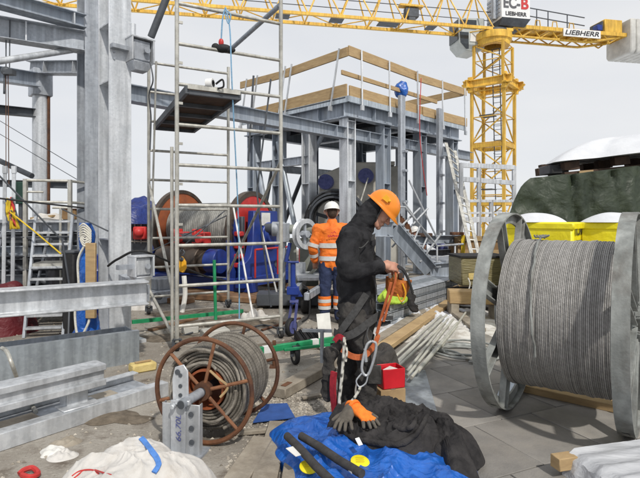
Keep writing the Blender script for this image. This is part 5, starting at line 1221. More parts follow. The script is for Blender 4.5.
text_mesh('66,70L',o+su*.02+sn_*.027+Z*.11,Z,-su,.042,PURPB,'handwriting',t,width=.17,depth=.003,shear=.25)

# ------------------------------------------------------------------ foreground bags and tarp
from mathutils.bvhtree import BVHTree
def hit(mb,px,py,lift=.0):
    b=getattr(mb,'bvh',None)
    if b is None: b=mb.bvh=BVHTree.FromPolygons([tuple(v) for v in mb.v],mb.f)
    d=V(((px-320)/F,1,(HOR-py)/F)).normalized(); r=b.ray_cast(V((0,0,CH)),d)
    return (r[0]+V((0,-.3,1)).normalized()*lift) if r[0] is not None else G(px,py)
bagf=lambda x,y,r:(1-r**3.6)*(.20+.09*crease(x,y,2.2,1)+.05*nz(x,y,2,2.5)+.03*crease(x,y,5.5,3)+.012*crease(x,y,13,5))
bcn=(-1.02,2.72)
bnd=[V(p+(0,)) for p in ((-1.50,2.62),(-1.33,2.90),(-1.12,3.12),(-.92,3.14),(-.80,2.98),(-.60,2.96),(-.60,2.72),(-.75,2.45),(-1.1,2.25),(-1.5,2.35))]
mb=MB(); mb.mound(bcn,bnd,bagf,nr=46,nt=200); t=thing('bulk_bag','crumpled white woven bulk bag with a blue strap in the front left corner','bag',V((-1.02,2.72,0))); mb.build('bag_body',BAGW,t); bagmb=mb
pts=[hit(bagmb,*q,.006) for q in ((141,439),(144,442),(147,446),(150,450),(153,454),(156,458),(158,462),(159,466),(157,470),(154,474))]
mb=MB(); vs=[]
for i,p in enumerate(pts): 
    d=(pts[min(i+1,9)]-pts[max(i-1,0)]).normalized(); sd=d.cross(V((0,-.5,1))).normalized()*.014
    vs+=[p-sd,p+sd,p+sd+Z*.005,p-sd+Z*.005]
mb.add(vs,[(i*4+k,i*4+(k+1)%4,i*4+4+(k+1)%4,i*4+4+k) for i in range(9) for k in range(4)]); mb.build('blue_strap',BLUES,t)
for q in (((72,476),(80,471),(92,470),(99,474)),((95,470),(104,473),(111,475)),((84,470),(77,476),(72,480))):
    mb=MB(); pp_=arcpts([hit(bagmb,*k,.0) for k in q],5); mb.tube(pp_,.0045,5); mb.build('red_mark',REDP,t)
mb=MB(); mb.tube(arcpts([G(19,474,.02),G(24,470,.03),G(33,468,.03),G(38,474,.02),G(30,477,.03),G(22,475,.03)]),.016,7); tag(mb.build('red_strap',REDP),'scrap of bright red strap on the ground at lower left','strap')
random.seed(31)
for i,(px,py,m,l) in enumerate(((52,452,PAPER,'scrap of white paper litter beside the bulk bag'),(62,456,BAGW,'crumpled pale litter nearest the left side of the bulk bag'),(66,442,WOODG,'grey strip of litter below the ground channel'))):
    c=G(px,py); mb=MB(); mb.mound((c.x,c.y),[(c.x+.075*math.cos(k*.9)*(1+.5*math.sin(k*3+i)),c.y+.09*math.sin(k*.9)) for k in range(7)],lambda x,y,r:(1-r**3)*(.02+.03*nz(x,y,i,26)),nr=9,nt=40); tag(mb.build('litter',m),l,'litter')
tarpf=lambda x,y,r:(1-r**5)*(.08+.05*crease(x,y,3.0,2)+.02*nz(x,y,5,5)+.022*crease(x,y,8,6))
tcn=(.28,3.05)
bnd=[V(p+(0,)) for p in ((-.34,3.52),(-.22,3.72),(.05,3.80),(.4,3.78),(.72,3.6),(.86,3.3),(.92,2.9),(.86,2.6),(.4,2.45),(-.02,2.6),(-.16,2.95),(-.28,3.25))]
t=thing('blue_tarpaulin','shiny blue tarpaulin spread on the ground under the black jacket','tarpaulin',V((.28,3.05,0)))
mb=MB(); mb.mound(tcn,bnd,tarpf,nr=50,nt=220,base=.06,drop=.0); mb.build('sheet',TARPB,t); tarpmb=mb
def onz(px,py,z): return G(px,py,z)
zt=.20
for px,py in ((309,468),(360,463)):
    c=hit(tarpmb,px,py,.006); mb=MB(); mb.lathe([(0,.001),(0,.055),(.004,.055),(.008,.05),(.008,.001)],c,(.1,-.25,1),26); mb.build('yellow_label',YBOX,t)
    for k in range(3): mb=MB(); mb.box(c+V((0,-.018+.016*k,.012+.004*k)),(.05,.003,.001)); mb.build('label_print',YSTRAP,t)
mb=MB(); mb.bar(onz(291,447,.2),onz(301,455,.2),.07,.003); mb.build('white_label',PAPER,t)
for i,(a,b,l) in enumerate(((onz(287,436,.20),onz(333,483,.20),'left one of two dark grey foam sleeves on the blue tarpaulin'),(onz(301,436,.22),onz(362,474,.21),'right one of two dark grey foam sleeves on the blue tarpaulin'))):
    mb=MB(); mb.tube([a,lerp(a,b,.33)+Z*.004,lerp(a,b,.66)-Z*.004,b],.024,16); tag(mb.build('foam_sleeve',GREYFO),l,'foam sleeve')
mb=MB(); mb.tube([onz(324,446,.215),onz(352,473,.2)],.006,8); tag(mb.build('thin_rod',GALV),'thin bright rod lying between the two foam sleeves','rod')
# black jacket
jcf=lambda x,y,r:(1-r**7)*(.09+.07*crease(x,y,3.6,8)+.03*nz(x,y,1,5)+.035*crease(x,y,8,4)+.012*crease(x,y,19,6)+.07*math.exp(-((r-.8)/.14)**2)*max(0,math.sin(math.atan2(y-3.25,x-.5)*-1+.2)))
t=thing('black_jacket','rumpled black work jacket with a fallen sleeve lying on the blue tarpaulin','jacket',V((.45,3.25,.12)))
bnd=[V(p+(0,)) for p in ((.02,3.40),(.08,3.58),(.3,3.68),(.55,3.70),(.75,3.62),(.80,3.35),(.78,3.08),(.62,2.95),(.45,2.92),(.28,3.0),(.12,3.12))]
mb=MB(); mb.mound((.42,3.3),bnd,jcf,base=.10,nr=64,nt=280); mb.build('jacket_body',BLACKJ,t); jkmb=mb
slf=lambda x,y,r:(1-r**3.5)*(.12+.07*crease(x,y,4,2)+.02*nz(x,y,1,6)+.03*crease(x,y,10,5))
bnd=[V(p+(0,)) for p in ((.55,3.60),(.70,3.74),(.84,3.62),(.91,3.3),(.92,2.95),(.87,2.72),(.75,2.66),(.71,2.95),(.70,3.2),(.55,3.4))]
mb=MB(); mb.mound((.80,3.25),bnd,slf,base=.07,nr=44,nt=200); mb.build('sleeve',BLACKJ,t)
for nm,r_,q in (('rolled_hem',.020,((338,427),(347,435),(358,440),(372,443),(388,445),(402,444),(414,437),(421,428),(428,416))),('collar_roll',.016,((392,411),(390,420),(396,428),(406,430),(414,424),(417,413)))):
    pts=arcpts([hit(jkmb,*k,.006) for k in q],6); n_=len(pts); mb=MB()
    mb.tube([p+V((0,0,.006*nz(i*.5,r_*90))) for i,p in enumerate(pts)],[r_*(.75+.35*nz(i*.4,3)+.25*math.sin(math.pi*i/(n_-1))) for i in range(n_)],10); mb.build(nm,BLACKJ,t)
mb=MB(); p=onz(357,438,.25); mb.bar(p,p+V((.02,-.03,-.03)),.03,.003); mb.build('size_label',WHITE,t)
mb=MB(); p=onz(402,424,.28); mb.ball(p,.008,8); mb.build('snap_button',GALV,t)
# gloves: palm + five fingers, all one skin
def glove(name,label,o,f,rt,up,mc,mt,cuff):
    # o wrist, f finger direction, rt towards thumb side
    def L(a,b,c_): return o+f*a+rt*b+up*c_
    pm=MB(); cap(pm,L(-.045,.0,.0),L(.01,.0,.0),.034,.036,rt,1.25); cap(pm,L(.03,.0,.004),L(.075,.0,.004),.024,.023,rt,1.95)
    tl_=[]
    for b,l,s_,cv in ((.034,.072,.004,.012),(.012,.082,.0,.016),(-.012,.076,-.004,.014),(-.035,.060,-.010,.010)):
        k=L(.082,b,.004); m_=k+f*l*.5+rt*s_*1.5+up*.004; e=k+f*l+rt*s_*3-up*cv
        kk=lerp(m_,e,.25); cap(pm,L(.06,b,.004),k,.0125,.0118); cap(pm,k,m_,.0118,.0112); cap(pm,m_,kk,.0112,.0105); tips=MB(); cap(tips,lerp(m_,e,.15),e,.0120,.0100); tl_.append(tips)
    cap(pm,L(.02,.03,.0),L(.055,.062,-.004),.016,.0135); tips=MB(); cap(tips,L(.05,.058,-.004),L(.085,.080,-.01),.0142,.0112); tl_.append(tips)
    t=thing(name,label,'glove',o)
    b=remesh(pm,.0042,3); bb=b.build('glove_back',mc,t); 
    for q in tl_: q.build('finger_tip',mt,t,smooth=180)
    mb=MB(); d=f; mb.lathe([(0,.040),(0,.044),(.022,.043),(.022,.036)],o-f*.062,f,24,closed=True); mb.build('cuff',cuff,t)
    return t
def dirv(a,dz=0): return V((math.cos(a),math.sin(a),dz)).normalized()
f=dirv(math.radians(-58),-.26); rt=f.cross(Z).normalized(); up=rt.cross(f).normalized()
glove('work_glove','orange-backed work glove with grey finger tips on the black jacket',G(359,411,.32),f,-rt,up,GLOVEO,GLOVEG,GLOVEO)
f=dirv(math.radians(-112),-.30); rt=f.cross(Z).normalized(); up=rt.cross(f).normalized()
glove('work_glove','grey-brown work glove lying left of the orange one',G(349,412,.31),f,rt,up,GLOVEG,GLOVEG,GLOVEO)
# planks, mat and gravel between the reels
mb=MB(); mb.bar(G(278,393,.05),G(332,363,.05),.15,.09); o=mb.build('timber_baulk',WOODG,bevel=.008); tag(o,'short weathered timber baulk on the gravel right of the rusty reel','timber')
mb=MB(); mb.bar(G(283,386,.098),G(290,382,.098),.05,.003); tag(mb.build('rust_plate',RUST),'small rusty plate on the end of the weathered baulk','plate')
mb=MB(); a=[G(264,405,.02),G(287,404,.05),G(295,418,.02),G(253,423,.02)]; mb.add(a+[p+Z*.008 for p in a],[(0,1,2,3),(4,5,6,7),(0,1,5,4),(1,2,6,5),(2,3,7,6),(3,0,4,7)]); tag(mb.build('foam_mat',MATB),'flat blue foam mat on the gravel behind the blue tarpaulin','mat')
for i,(a,b) in enumerate(((G(279,424,.03),G(262,490,.03)),(G(299,436,.04),G(294,490,.04)),(G(263,440,.036),G(231,490,.036)))):
    mb=MB(); mb.bar(a,b,.15,.05); tag(mb.build('board',WOODG,bevel=.006),('middle','right','left')[i]+' weathered board running out of the picture beside the blue tarpaulin','board')
mb=MB(); mb.bar(G(225,434,.02),G(272,430,.03),.04,.03); tag(mb.build('timber_strip',WOODG,bevel=.004),'thin timber strip under the rusty reel','strip')
mb=MB(); mb.bar(G(302,398,.03),G(335,392,.03),.05,.02); tag(mb.build('timber_strip',WOODG,bevel=.004),'thin grey timber strip behind the blue tarpaulin','strip')
random.seed(77)
def stones(name,n,fn,s0,s1,m):
    mb=MB(); vs=[];fs=[]
    for _ in range(n):
        p=fn(); s=random.uniform(s0,s1); q=[V((random.uniform(-1,1),random.uniform(-1,1),random.uniform(-.35,.8)))*s for _ in range(4)]
        o=len(vs); b=[V((s*math.cos(k*2.1+s*900),s*math.sin(k*2.1+s*900)*random.uniform(.5,1),random.uniform(-.2,.15)*s)) for k in range(3)]+[V((random.uniform(-.3,.3)*s,random.uniform(-.3,.3)*s,s*.7))]
        k=random.uniform(.45,1.15)
        mb.add([p+x for x in b],[(0,1,3),(1,2,3),(2,0,3),(2,1,0)],[k]*4)
    o=mb.build(name,m,smooth=10); o['kind']='stuff'; return o
STONE2=mat('pale_wood_chips',(.56,.52,.45),(.33,.29,.24),rough=.9,scale=9,tone=True)
def gp_():
    while True:
        px=random.uniform(205,345); py=random.uniform(378,500)
        p=G(px,py); d=nz(p.x,p.y,1,1.6)
        if random.random()<min(1,max(0,.75+d*1.2-(.5 if px<228 else 0)-(.5 if py<392 else 0))): return p
stones('gravel',5200,gp_,.006,.017,STONE2)
def gp2():
    while True:
        p=V((random.uniform(-4.5,2.5),random.uniform(2.4,10),0)); 
        if nz(p.x,p.y,4,.9)+random.uniform(-.5,.5)>.05: return p
stones('grit',2600,gp2,.006,.022,STONE2)
def gp3(): return V((random.uniform(-4,1.5),random.uniform(4,10),.0))
stones('debris',420,gp3,.008,.028,WOODG)

# ------------------------------------------------------------------ right side: yellow crates, green stack, wrapped boards
YU=V((.75,-.66,0)).normalized(); YV=V((.66,.75,0)).normalized()
def ycrate(corner,label,txt):
    t=thing('yellow_crate',label,'crate',V((corner.x,corner.y,0)),'yellow wrapped crates behind the big reel')
    L_=.86; W_=.56; c=corner-YU*L_/2+YV*W_/2
    mb=MB(); nx,nz_,=14,14
    mb.box(c+Z*.82,(L_,W_,1.36),YU); o=mb.build('crate_body',YBOX,t,bevel=.03)
    mb=MB(); mb.box(c+Z*1.46,(L_+.03,W_+.03,.10),YU); mb.build('lid',YBOX,t,bevel=.02)
    for k in (-1,0,1): mb=MB(); mb.box(c+Z*.07+YU*k*.33,(.1,W_,.13),YU); mb.build('bearer',WOODD,t)
    if txt:
        text_mesh('IIORII',corner+Z*1.34+YV*.06+YU*.004,YV,Z,.13,BLACKT,'dark_print',t,width=.40,bold=.02)
        mb=MB()
        for z,l in ((1.27,.38),(1.23,.30),(1.17,.40)): mb.bar(corner+Z*z+YV*.08+YU*.005,corner+Z*z+YV*(.08+l)+YU*.005,.004,.022)
        b=mb.build('print_line',BLACKT,t); b['kind']='stuff'
    cc=corner-YU*L_*.5+YV*.28
    mb=MB(); bd=[cc+YU*a+YV*b for a,b in ((-.40,-.26),(.05,-.27),(.20,-.15),(.22,.2),(0,.26),(-.40,.24))]
    mb.mound((cc.x-.06,cc.y+.05),[(q.x,q.y) for q in bd],lambda x,y,r:(1-r**2.6)*(.12+.03*nz(x,y,2,3)),base=1.508,nr=20,nt=80); mb.build('snow_cap',SNOWM,t)
ycrate(V((3.14,6.2,0)),'yellow wrapped crate with black print, left one behind the big reel',True)
ycrate(V((4.01,5.9,0)),'yellow wrapped crate at the right edge, right one behind the big reel',False)
t=thing('covered_stack','tall stack of goods under a dark green tarpaulin behind the yellow crates','stack',P(580,300,8.3))
top=[(509,217),(512,209),(516,196),(521,184),(528,177),(545,175.5),(562,174),(590,171),(615,168),(640,164),(690,160),(760,160)]
def ytop(px):
    for (a,b),(c_,d) in zip(top,top[1:]):
        if a<=px<=c_: return b+(d-b)*(px-a)/(c_-a)
    return 160
mb=MB(); NI=90; NJ=44; vs=[]
for i in range(NI+1):
    px=509+(760-509)*i/NI; 
    X=(px-320)/500*8.0; zt_=CH+(219-ytop(px))/500*8.0
    for j in range(NJ+1):
        k=j/NJ
        if k<.55:
            tt=k/.55; y=8.0-.10*(1-tt)+.16*crease(X*1.9+tt*.5,tt*.6,1.5,3)*(1-tt*.5)+.05*nz(X*3,tt*2,1)+.06*crease(X+tt*.8,tt*1.6,3,7)-.08; z=.05+(zt_-.05)*tt+.02*nz(X*2,tt)
        elif k<.9:
            tt=(k-.55)/.35; y=8.0+tt*1.5+.05*nz(X*2,3); z=zt_+.02*nz(X*3,tt*4)-.03*math.sin(tt*math.pi)
        else: tt=(k-.9)/.1; y=9.5+.02; z=zt_*(1-tt)+.05*tt
        xx=X+(y-8)*.46+(.05*nz(y*3,z*2,9))
        vs.append((xx,y,z))
fs=[(i*(NJ+1)+j,(i+1)*(NJ+1)+j,(i+1)*(NJ+1)+j+1,i*(NJ+1)+j+1) for i in range(NI) for j in range(NJ)]
fs+=[tuple(j for j in range(NJ+1)),tuple(NI*(NJ+1)+j for j in range(NJ+1))[::-1]]
mb.add(vs,fs); mb.build('tarpaulin',TARPG,t,smooth=60)
pz=lambda px,py,D: P(px,py,D)
pal=thing('pallet','dark brown pallet under snow on top of the green tarpaulin','pallet',P(600,170,8.6))
def pbar(a,b,w,h): mb=MB(); mb.bar(a,b,w,h); return mb
for y0 in (0,.5,1.0):
    mb=pbar(P(563,174,8.45)+V((0,y0,0)),P(720,158,8.45)+V((0,y0,0)),.12,.05); mb.build('bottom_board',WOODD,pal)
    for k in range(4):
        p=lerp(P(570,166,8.45),P(720,151,8.45),k/3)+V((0,y0,0)); mb=MB(); mb.box(p,(.26,.14,.14),V((1,0,.1))); mb.build('block',WOODD,pal,bevel=.006)
    mb=pbar(P(566,160,8.42)+V((0,y0,0)),P(720,145,8.42)+V((0,y0,0)),.14,.05); mb.build('deck_board',WOODD,pal)
mb=pbar(P(579,172.5,8.36),P(593,171.5,8.36),.03,.055); mb.build('pale_board_end',WOOD,pal)
bx_=thing('dark_box','small black box under the left edge of the snow on the green tarpaulin','box',P(558,174,8.55))
mb=MB(); mb.box(P(558,169,8.6)+V((.02,.2,0)),(.34,.4,.15),V((1,0,.03))); mb.build('box_body',GREYT,bx_,bevel=.01)
mb=MB(); mb.box(P(557,171,8.395),(.17,.01,.07)); mb.build('box_opening',RUBBER,bx_)
p=P(640,152,8.9); snp=thing('snow_heap','smooth thick heap of snow on the dark brown pallet','snow',P(630,160,8.8))
cx,cy=P(630,0,9.0).x,9.15
mb=MB(); mb.mound((cx,cy),[(P(549,0,8.6).x,8.6),(P(556,0,8.3).x,8.3),(P(600,0,8.3).x,8.3),(P(700,0,8.3).x,8.3),(P(745,0,9).x,9.0),(P(700,0,10).x,9.9),(P(600,0,9.8).x,9.8),(P(560,0,9.3).x,9.3)],
   lambda x,y,r:(1-r**2.6)*.40 ,base=2.50,nr=30,nt=110)
x0=P(550,0,8.5).x
mb.v=[V((v.x,v.y,v.z+(v.x-x0)*.095)) for v in mb.v]; mb.build('snow',SNOWM,snp)
# wrapped boards lower right
t=thing('wrapped_boards','boards wrapped in white plastic film in the front right corner','boards',V((1.5,2.8,.03)))
wd=V((.965,.26,0)).normalized(); wn_=V((-.26,.965,0)).normalized(); wo=G(551,451,.16)
mb=MB(); mb.box(wo+wd*.05-wn_*.05-Z*.045,(.13,.08,.075),wd); mb.build('board_end',WOOD,t,bevel=.004)
mb=MB(); vs=[]; NI,NJ=60,40
for i in range(NI+1):
    a=.05+i/NI*1.7
    for j in range(NJ+1):
        k=j/NJ; b=-.02-.62*k
        z=.165+.007*math.cos(k*math.pi*10)+.005*ridge(a*.7,b*9,3)+.005*nz(a*3,b*16)+.003*ridge(a*6,b*20,3)
        if j==0: z=.04
        if i<3: z-=(3-i)*.018*(1+nz(b*20,i)); a_=a-.02*nz(b*14,2)
        else: a_=a
        if i==0: z=.03
        vs.append(wo+wd*a_+wn_*(b+(.0 if j else .015))+Z*(z-.16+.155-.155))
fs=[(i*(NJ+1)+j,(i+1)*(NJ+1)+j,(i+1)*(NJ+1)+j+1,i*(NJ+1)+j+1) for i in range(NI) for j in range(NJ)]
mb.add(vs,fs); mb.build('plastic_film',FILM,t)
# ------------------------------------------------------------------ people
def head_caps(mb, c, f, u, s=1.):                           # head centred at c looking along f
    f=f.normalized(); u=(u-f*u.dot(f)).normalized(); r=f.cross(u).normalized()
    def L(a,b,d): return c+(f*a+r*b+u*d)*s
    cap(mb,L(-.025,0,.03),L(.03,0,.03),.082*s,.076*s,r,.92)          # skull
    cap(mb,L(.035,0,.0),L(.045,0,-.055),.060*s,.046*s,r,1.02)        # face
    cap(mb,L(.072,0,-.088),L(.078,0,-.092),.022*s,.020*s,r,1.3)      # chin
    for k in (-1,1):
        cap(mb,L(.0,.045*k,-.03),L(.062,.022*k,-.084),.026*s,.022*s) # jaw
        cap(mb,L(.076,.030*k,-.012),L(.070,.036*k,-.022),.020*s,.020*s) # cheek
        cap(mb,L(.088,.010*k,.030),L(.078,.040*k,.030),.012*s,.012*s) # brow
        cap(mb,L(-.012,.076*k,.008),L(-.006,.078*k,-.022),.014*s,.010*s) # ear
    cap(mb,L(.090,0,.022),L(.116,0,-.020),.010*s,.014*s)             # nose
    for k in (-1,1): cap(mb,L(.104,.012*k,-.024),L(.10,.013*k,-.026),.009*s,.009*s)
    cap(mb,L(.090,-.016,-.052),L(.090,.016,-.052),.009*s,.009*s)     # lips
    cap(mb,L(.086,-.014,-.062),L(.086,.014,-.062),.010*s,.010*s)
    return f,r,u,L
def hand_caps(mb, w, f, pn, th, curl=.9, s=1.):              # wrist w, finger dir f, palm normal pn, thumb side th
    f=f.normalized(); pn=(pn-f*pn.dot(f)).normalized(); th_=f.cross(pn); th=th_ if th_.dot(th)>0 else -th_
    def L(a,b,d): return w+(f*a+th*b+pn*d)*s
    cap(mb,L(-.03,0,0),L(.02,0,0),.026*s,.029*s,th,1.15); cap(mb,L(.03,0,.0),L(.07,0,.0),.018*s,.017*s,th,2.15)
    for b,l,cu in ((.030,.040,.9),(.011,.045,1.),(-.009,.042,1.05),(-.028,.033,1.15)):
        k=L(.082,b,.0); a1=curl*cu*.75; a2=curl*cu*1.75; a3=curl*cu*2.5
        p1=k+(f*math.cos(a1)+pn*math.sin(a1))*l*s; p2=p1+(f*math.cos(a2)+pn*math.sin(a2))*l*.68*s; p3=p2+(f*math.cos(a3)+pn*math.sin(a3))*l*.5*s
        cap(mb,L(.055,b,.0),k,.0105*s,.0105*s); cap(mb,k,p1,.0102*s,.0092*s); cap(mb,p1,p2,.0092*s,.0084*s); cap(mb,p2,p3,.0084*s,.0074*s)
    t1=L(.03,.045,.012); t2=L(.062,.050,.030); t3=L(.083,.034,.044)
    cap(mb,L(.0,.022,.004),t1,.018*s,.0145*s); cap(mb,t1,t2,.0135*s,.0115*s); cap(mb,t2,t3,.0112*s,.009*s)
def hardhat(par, c, f, u, m, s=1., ridge_=True):
    f=f.normalized(); u=(u-f*u.dot(f)).normalized(); r=f.cross(u).normalized()
    mb=MB(); vs=[]; NT=48; NP=14
    for i in range(NP+1):
        ph=i/NP*math.pi/2
        for k in range(NT):
            th=2*math.pi*k/NT; a=math.cos(th); b=math.sin(th)
            rx=.140 if a>0 else .132; z=.128*math.cos(ph)**.9 if i<NP else 0
            q=math.sin(ph); rid=.006*max(0,1-abs(b*q)/.028)*(1-.0) if ridge_ else 0
            vs.append(c+(f*a*q*rx+r*b*q*.112+u*(z+rid*math.cos(ph)))*s)
    for k in range(NT):                                     # brim ring
        th=2*math.pi*k/NT; a=math.cos(th); b=math.sin(th); e=.016+.042*max(0,a)**2
        vs.append(c+(f*a*(.134+e)+r*b*(.112+e*.6)+u*(-.010-.016*max(0,a)))*s)
    fs=[(i*NT+k,(i+1)*NT+k,(i+1)*NT+(k+1)%NT,i*NT+(k+1)%NT) for i in range(NP+1) for k in range(NT)]
    mb.add(vs,fs); o=mb.build('hard_hat',m,par,smooth=60)
    md=o.modifiers.new('t','SOLIDIFY'); md.thickness=.004*s; md.offset=-1
    return o
HAIRM=mat('dark_brown_hair',(.06,.035,.022),(.03,.018,.012),rough=.8,scale=40,bump=.5,bscale=200)
# ---- worker in black, in profile, looking down at his hands
MD=4.03
def M(px,py,dy=0.): 
    return V(((px-320)/F*MD,MD+dy,CH+(HOR-py)/F*MD))
pf=V((.96,-.28,0)).normalized(); prt=pf.cross(Z)            # prt points to his right = towards camera
man=thing('person','worker in black fleece and orange helmet looking down at his hands','person',M(357,413).xy.to_3d()); 
man.location.z=0
hc=M(378,212,-.02); hf=(V((.73,-.24,-.64))).normalized(); hu=V((.60,-.10,.78))
body=MB(); hf_,hr_,hu_,HL=head_caps(body,hc,hf,hu,1.03)
nb=M(360,228); cap(body,hc+V((-.03,0,-.03)),nb,.052,.058)
sR=M(350,238,-.19); sL=M(361,238,.19); eR=M(345,268,-.30); eL=M(371,264,.20); wR=M(381,263,-.24); wL=M(389,270,-.02)
cap(body,M(356,240),M(357,300),.12,.11,prt,1.3)
for a,b,c_ in ((sR,eR,wR),(sL,eL,wL)): cap(body,a,b,.045,.038); cap(body,b,c_,.036,.026)
hR=M(354,310,-.09); hL=M(358,310,.09); kR=M(366,360,-.10); kL=M(350,358,.10); aR=M(364,402,-.09); aL=M(346,400,.10)
for a,b,c_ in ((hR,kR,aR),(hL,kL,aL)): cap(body,a,b,.07,.052); cap(body,b,c_,.048,.035); 
hand_caps(body,wR,(wR-eR).normalized()*.9+V((.25,.1,-.25)),V((.2,.75,-.5)),V((.3,0,1)),.85,1.02)
hand_caps(body,wL,V((.75,-.35,-.45)),V((-.2,-.6,-.6)),V((.2,-.3,1)),.8,1.0)
b=remesh(body,.0048,3).build('body',SKIN,man,smooth=180)
for k in (-1,1):
    mb=MB(); mb.ball(HL(.083,.031*k,.010),.011,8); mb.build('eye',PAPER,man); mb=MB(); mb.ball(HL(.0905,.031*k,.008),.0055,8); mb.build('iris',RUBBER,man)
mb=MB(); mb.tube([HL(.0985,-.02,-.057),HL(.100,0,-.0565),HL(.0985,.02,-.057)],.0022,6); mb.build('mouth',DRED,man)
jm=MB()
cap(jm,M(356,243),M(356,270),.150,.152,prt,1.32); cap(jm,M(356,270),M(357,312),.152,.150,prt,1.22)
cap(jm,M(349,238,-.12),M(358,236,.13),.085,.085)
for a,b,c_,r in ((sR,eR,wR,1.),(sL,eL,wL,1.)):
    d=(c_-b).normalized(); cap(jm,a,b,.088*r,.072*r); cap(jm,b,c_-d*.05,.070*r,.048*r)
cap(jm,M(352,236),M(361,226),.095,.075,prt,1.15)
j=remesh(jm,.010,5,folds(.013,7.,1)).build('fleece_jacket',BLACKC,man,smooth=180)
mb=MB(); d=(wR-eR).normalized(); mb.lathe([(-.02,.040),(-.02,.046),(.02,.044),(.02,.038)],wR-d*.035,d,24,closed=True); d=(wL-eL).normalized(); mb.build('cuff',BLACKJ,j)
mb=MB(); mb.prism([(0,0),(.03,.01),(.035,.06),(.015,.05)],M(369,240,-.150)+V((.0,-.0,0)),V((.8,-.2,0)),Z,.006); mb.build('grey_panel',WEBB,j)
mb=MB(); mb.tube(arcpts([M(371,274,-.185),M(373,282,-.19),M(374,291,-.185)]),.006,6); mb.build('pocket_zip',WEBB,j)
mb=MB(); ring_=[M(357,314)+(pf*math.cos(q*.2618)*.152+prt*math.sin(q*.2618)*.186) for q in range(25)]; mb.tube(ring_,.016,8); mb.build('waist_hem',BLACKJ,j)
mb=MB(); mb.tube(arcpts([M(343,232,-.20),M(349,240,-.262),M(358,246,-.255),M(366,240,-.2)]),.0045,6); mb.build('sleeve_seam',WEBB,j)
# hood and neck tube
hd=MB(); cap(hd,HL(-.045,0,.0),HL(-.055,0,-.06),.088,.085,hr_,1.0); cap(hd,HL(-.06,0,-.06),M(358,230),.082,.092,prt,1.1); cap(hd,HL(-.01,0,-.115),M(365,228),.060,.078,prt,1.2)
for k in (-1,1): cap(hd,HL(-.02,.058*k,.03),HL(.01,.052*k,-.10),.038,.040)
remesh(hd,.007,4,folds(.006,14.,2)).build('hood',BLACKC,man,smooth=180)
hh=hardhat(man,HL(-.004,0,.055),hf_+hu_*-.05,hu_,HATO,1.02)
mb=MB(); mb.ball(HL(.03,.112,.12),.012,8); mb.prism([(-.03,0),(.03,0),(.02,.04),(-.02,.045)],HL(.0,.1195,.10),hf_,hu_,.004); mb.build('vent_badge',YBLOCK,hh)
mb=MB(); mb.tube([HL(.02,.085,.05),HL(.03,.072,-.03),HL(.055,.02,-.112)],.006,6); mb.build('chin_strap',WEBB,hh)
tr=MB(); cap(tr,M(357,302),M(357,322),.145,.145,prt,1.2)
for a,b,c_ in ((hR,kR,aR),(hL,kL,aL)): cap(tr,a,b,.112,.088); cap(tr,b,c_,.088,.075); cap(tr,c_,c_+V((.01,0,-.06)),.078,.082)
cap(tr,M(356,320,-.1),M(358,320,.1),.12,.12)
remesh(tr,.010,4,folds(.014,6.,5)).build('work_trousers',TROUS,man,smooth=180)
for a in (aR,aL):
    bt=MB(); g_=V((a.x,a.y,.0)); cap(bt,V((a.x-.02,a.y,.05)),V((a.x+.16,a.y-.05,.05)),.052,.046,V((.2,.9,0)),1.0); cap(bt,V((a.x-.005,a.y,.16)),V((a.x-.01,a.y,.07)),.055,.055)
    remesh(bt,.009,3).build('boot',RUBBER,man,smooth=180)
mb=MB(); mb.prism([(-.05,0),(.05,0),(.055,-.15),(-.055,-.15)],M(372,358,-.19),V((1,-.1,0)),Z,.02); mb.build('cargo_pocket',TROUS,man,bevel=.008)
# harness
hn=thing('safety_harness','climbing harness with webbing straps worn by the worker in black','harness',M(357,325,-.1))
def strap(pts,w,m,name,th=.006,n=6,par=hn):
    mb=MB(); p=arcpts(pts,n); 
    vs=[];k=len(p)
    for i,x in enumerate(p):
        d=(p[min(i+1,k-1)]-p[max(i-1,0)]).normalized(); out=(x-V((M(357,300).x,MD+.02,x.z))); out=(out-d*out.dot(d)).normalized() if out.length>.01 else V((0,-1,0)); sd=d.cross(out)
        for a,b in ((-1,0),(1,0),(1,1),(-1,1)): vs.append(x+sd*(a*w/2)+out*(b*th))
    fs=[(i*4+q,i*4+(q+1)%4,(i+1)*4+(q+1)%4,(i+1)*4+q) for i in range(k-1) for q in range(4)]+[(0,1,2,3),((k-1)*4,(k-1)*4+1,(k-1)*4+2,(k-1)*4+3)]
    mb.add(vs,fs); return mb.build(name,m,par)
strap([M(334,329,-.10),M(341,331,-.19),M(352,327,-.225),M(365,318,-.215),M(376,312,-.15),M(382,312,-.05)],.06,WEBB,'waist_strap')
strap([M(364,290,-.21),M(352,308,-.225),M(341,324,-.20),M(336,332,-.16)],.055,WEBB,'diagonal_strap')
strap([M(341,344,-.16),M(350,349,-.205),M(361,349,-.215),M(371,340,-.19),M(376,330,-.15)],.045,WEBO,'thigh_strap')
strap([M(374,328,-.19),M(378,312,-.21),M(382,296,-.24),M(386,278,-.27)],.028,WEBO,'orange_strap')
mb=MB(); mb.box(M(380,313,-.20),(.035,.02,.045)); mb.build('buckle',GALV,hn,bevel=.003)
mb=MB(); mb.box(M(385,314,-.16),(.08,.02,.03)); mb.build('strap_end',WEBB,hn)
cb_=[M(368,333,-.27),M(364,336,-.275),M(361,346,-.275),M(359,358,-.27),M(361,364,-.27),M(365,364,-.27),M(369,354,-.27),M(372,342,-.27),M(372,335,-.27),M(368,333,-.27)]
mb=MB(); mb.tube(arcpts(cb_[0:1]+cb_[1:]),[.0105]*len(arcpts(cb_)),8); mb.build('carabiner',GALV,hn)
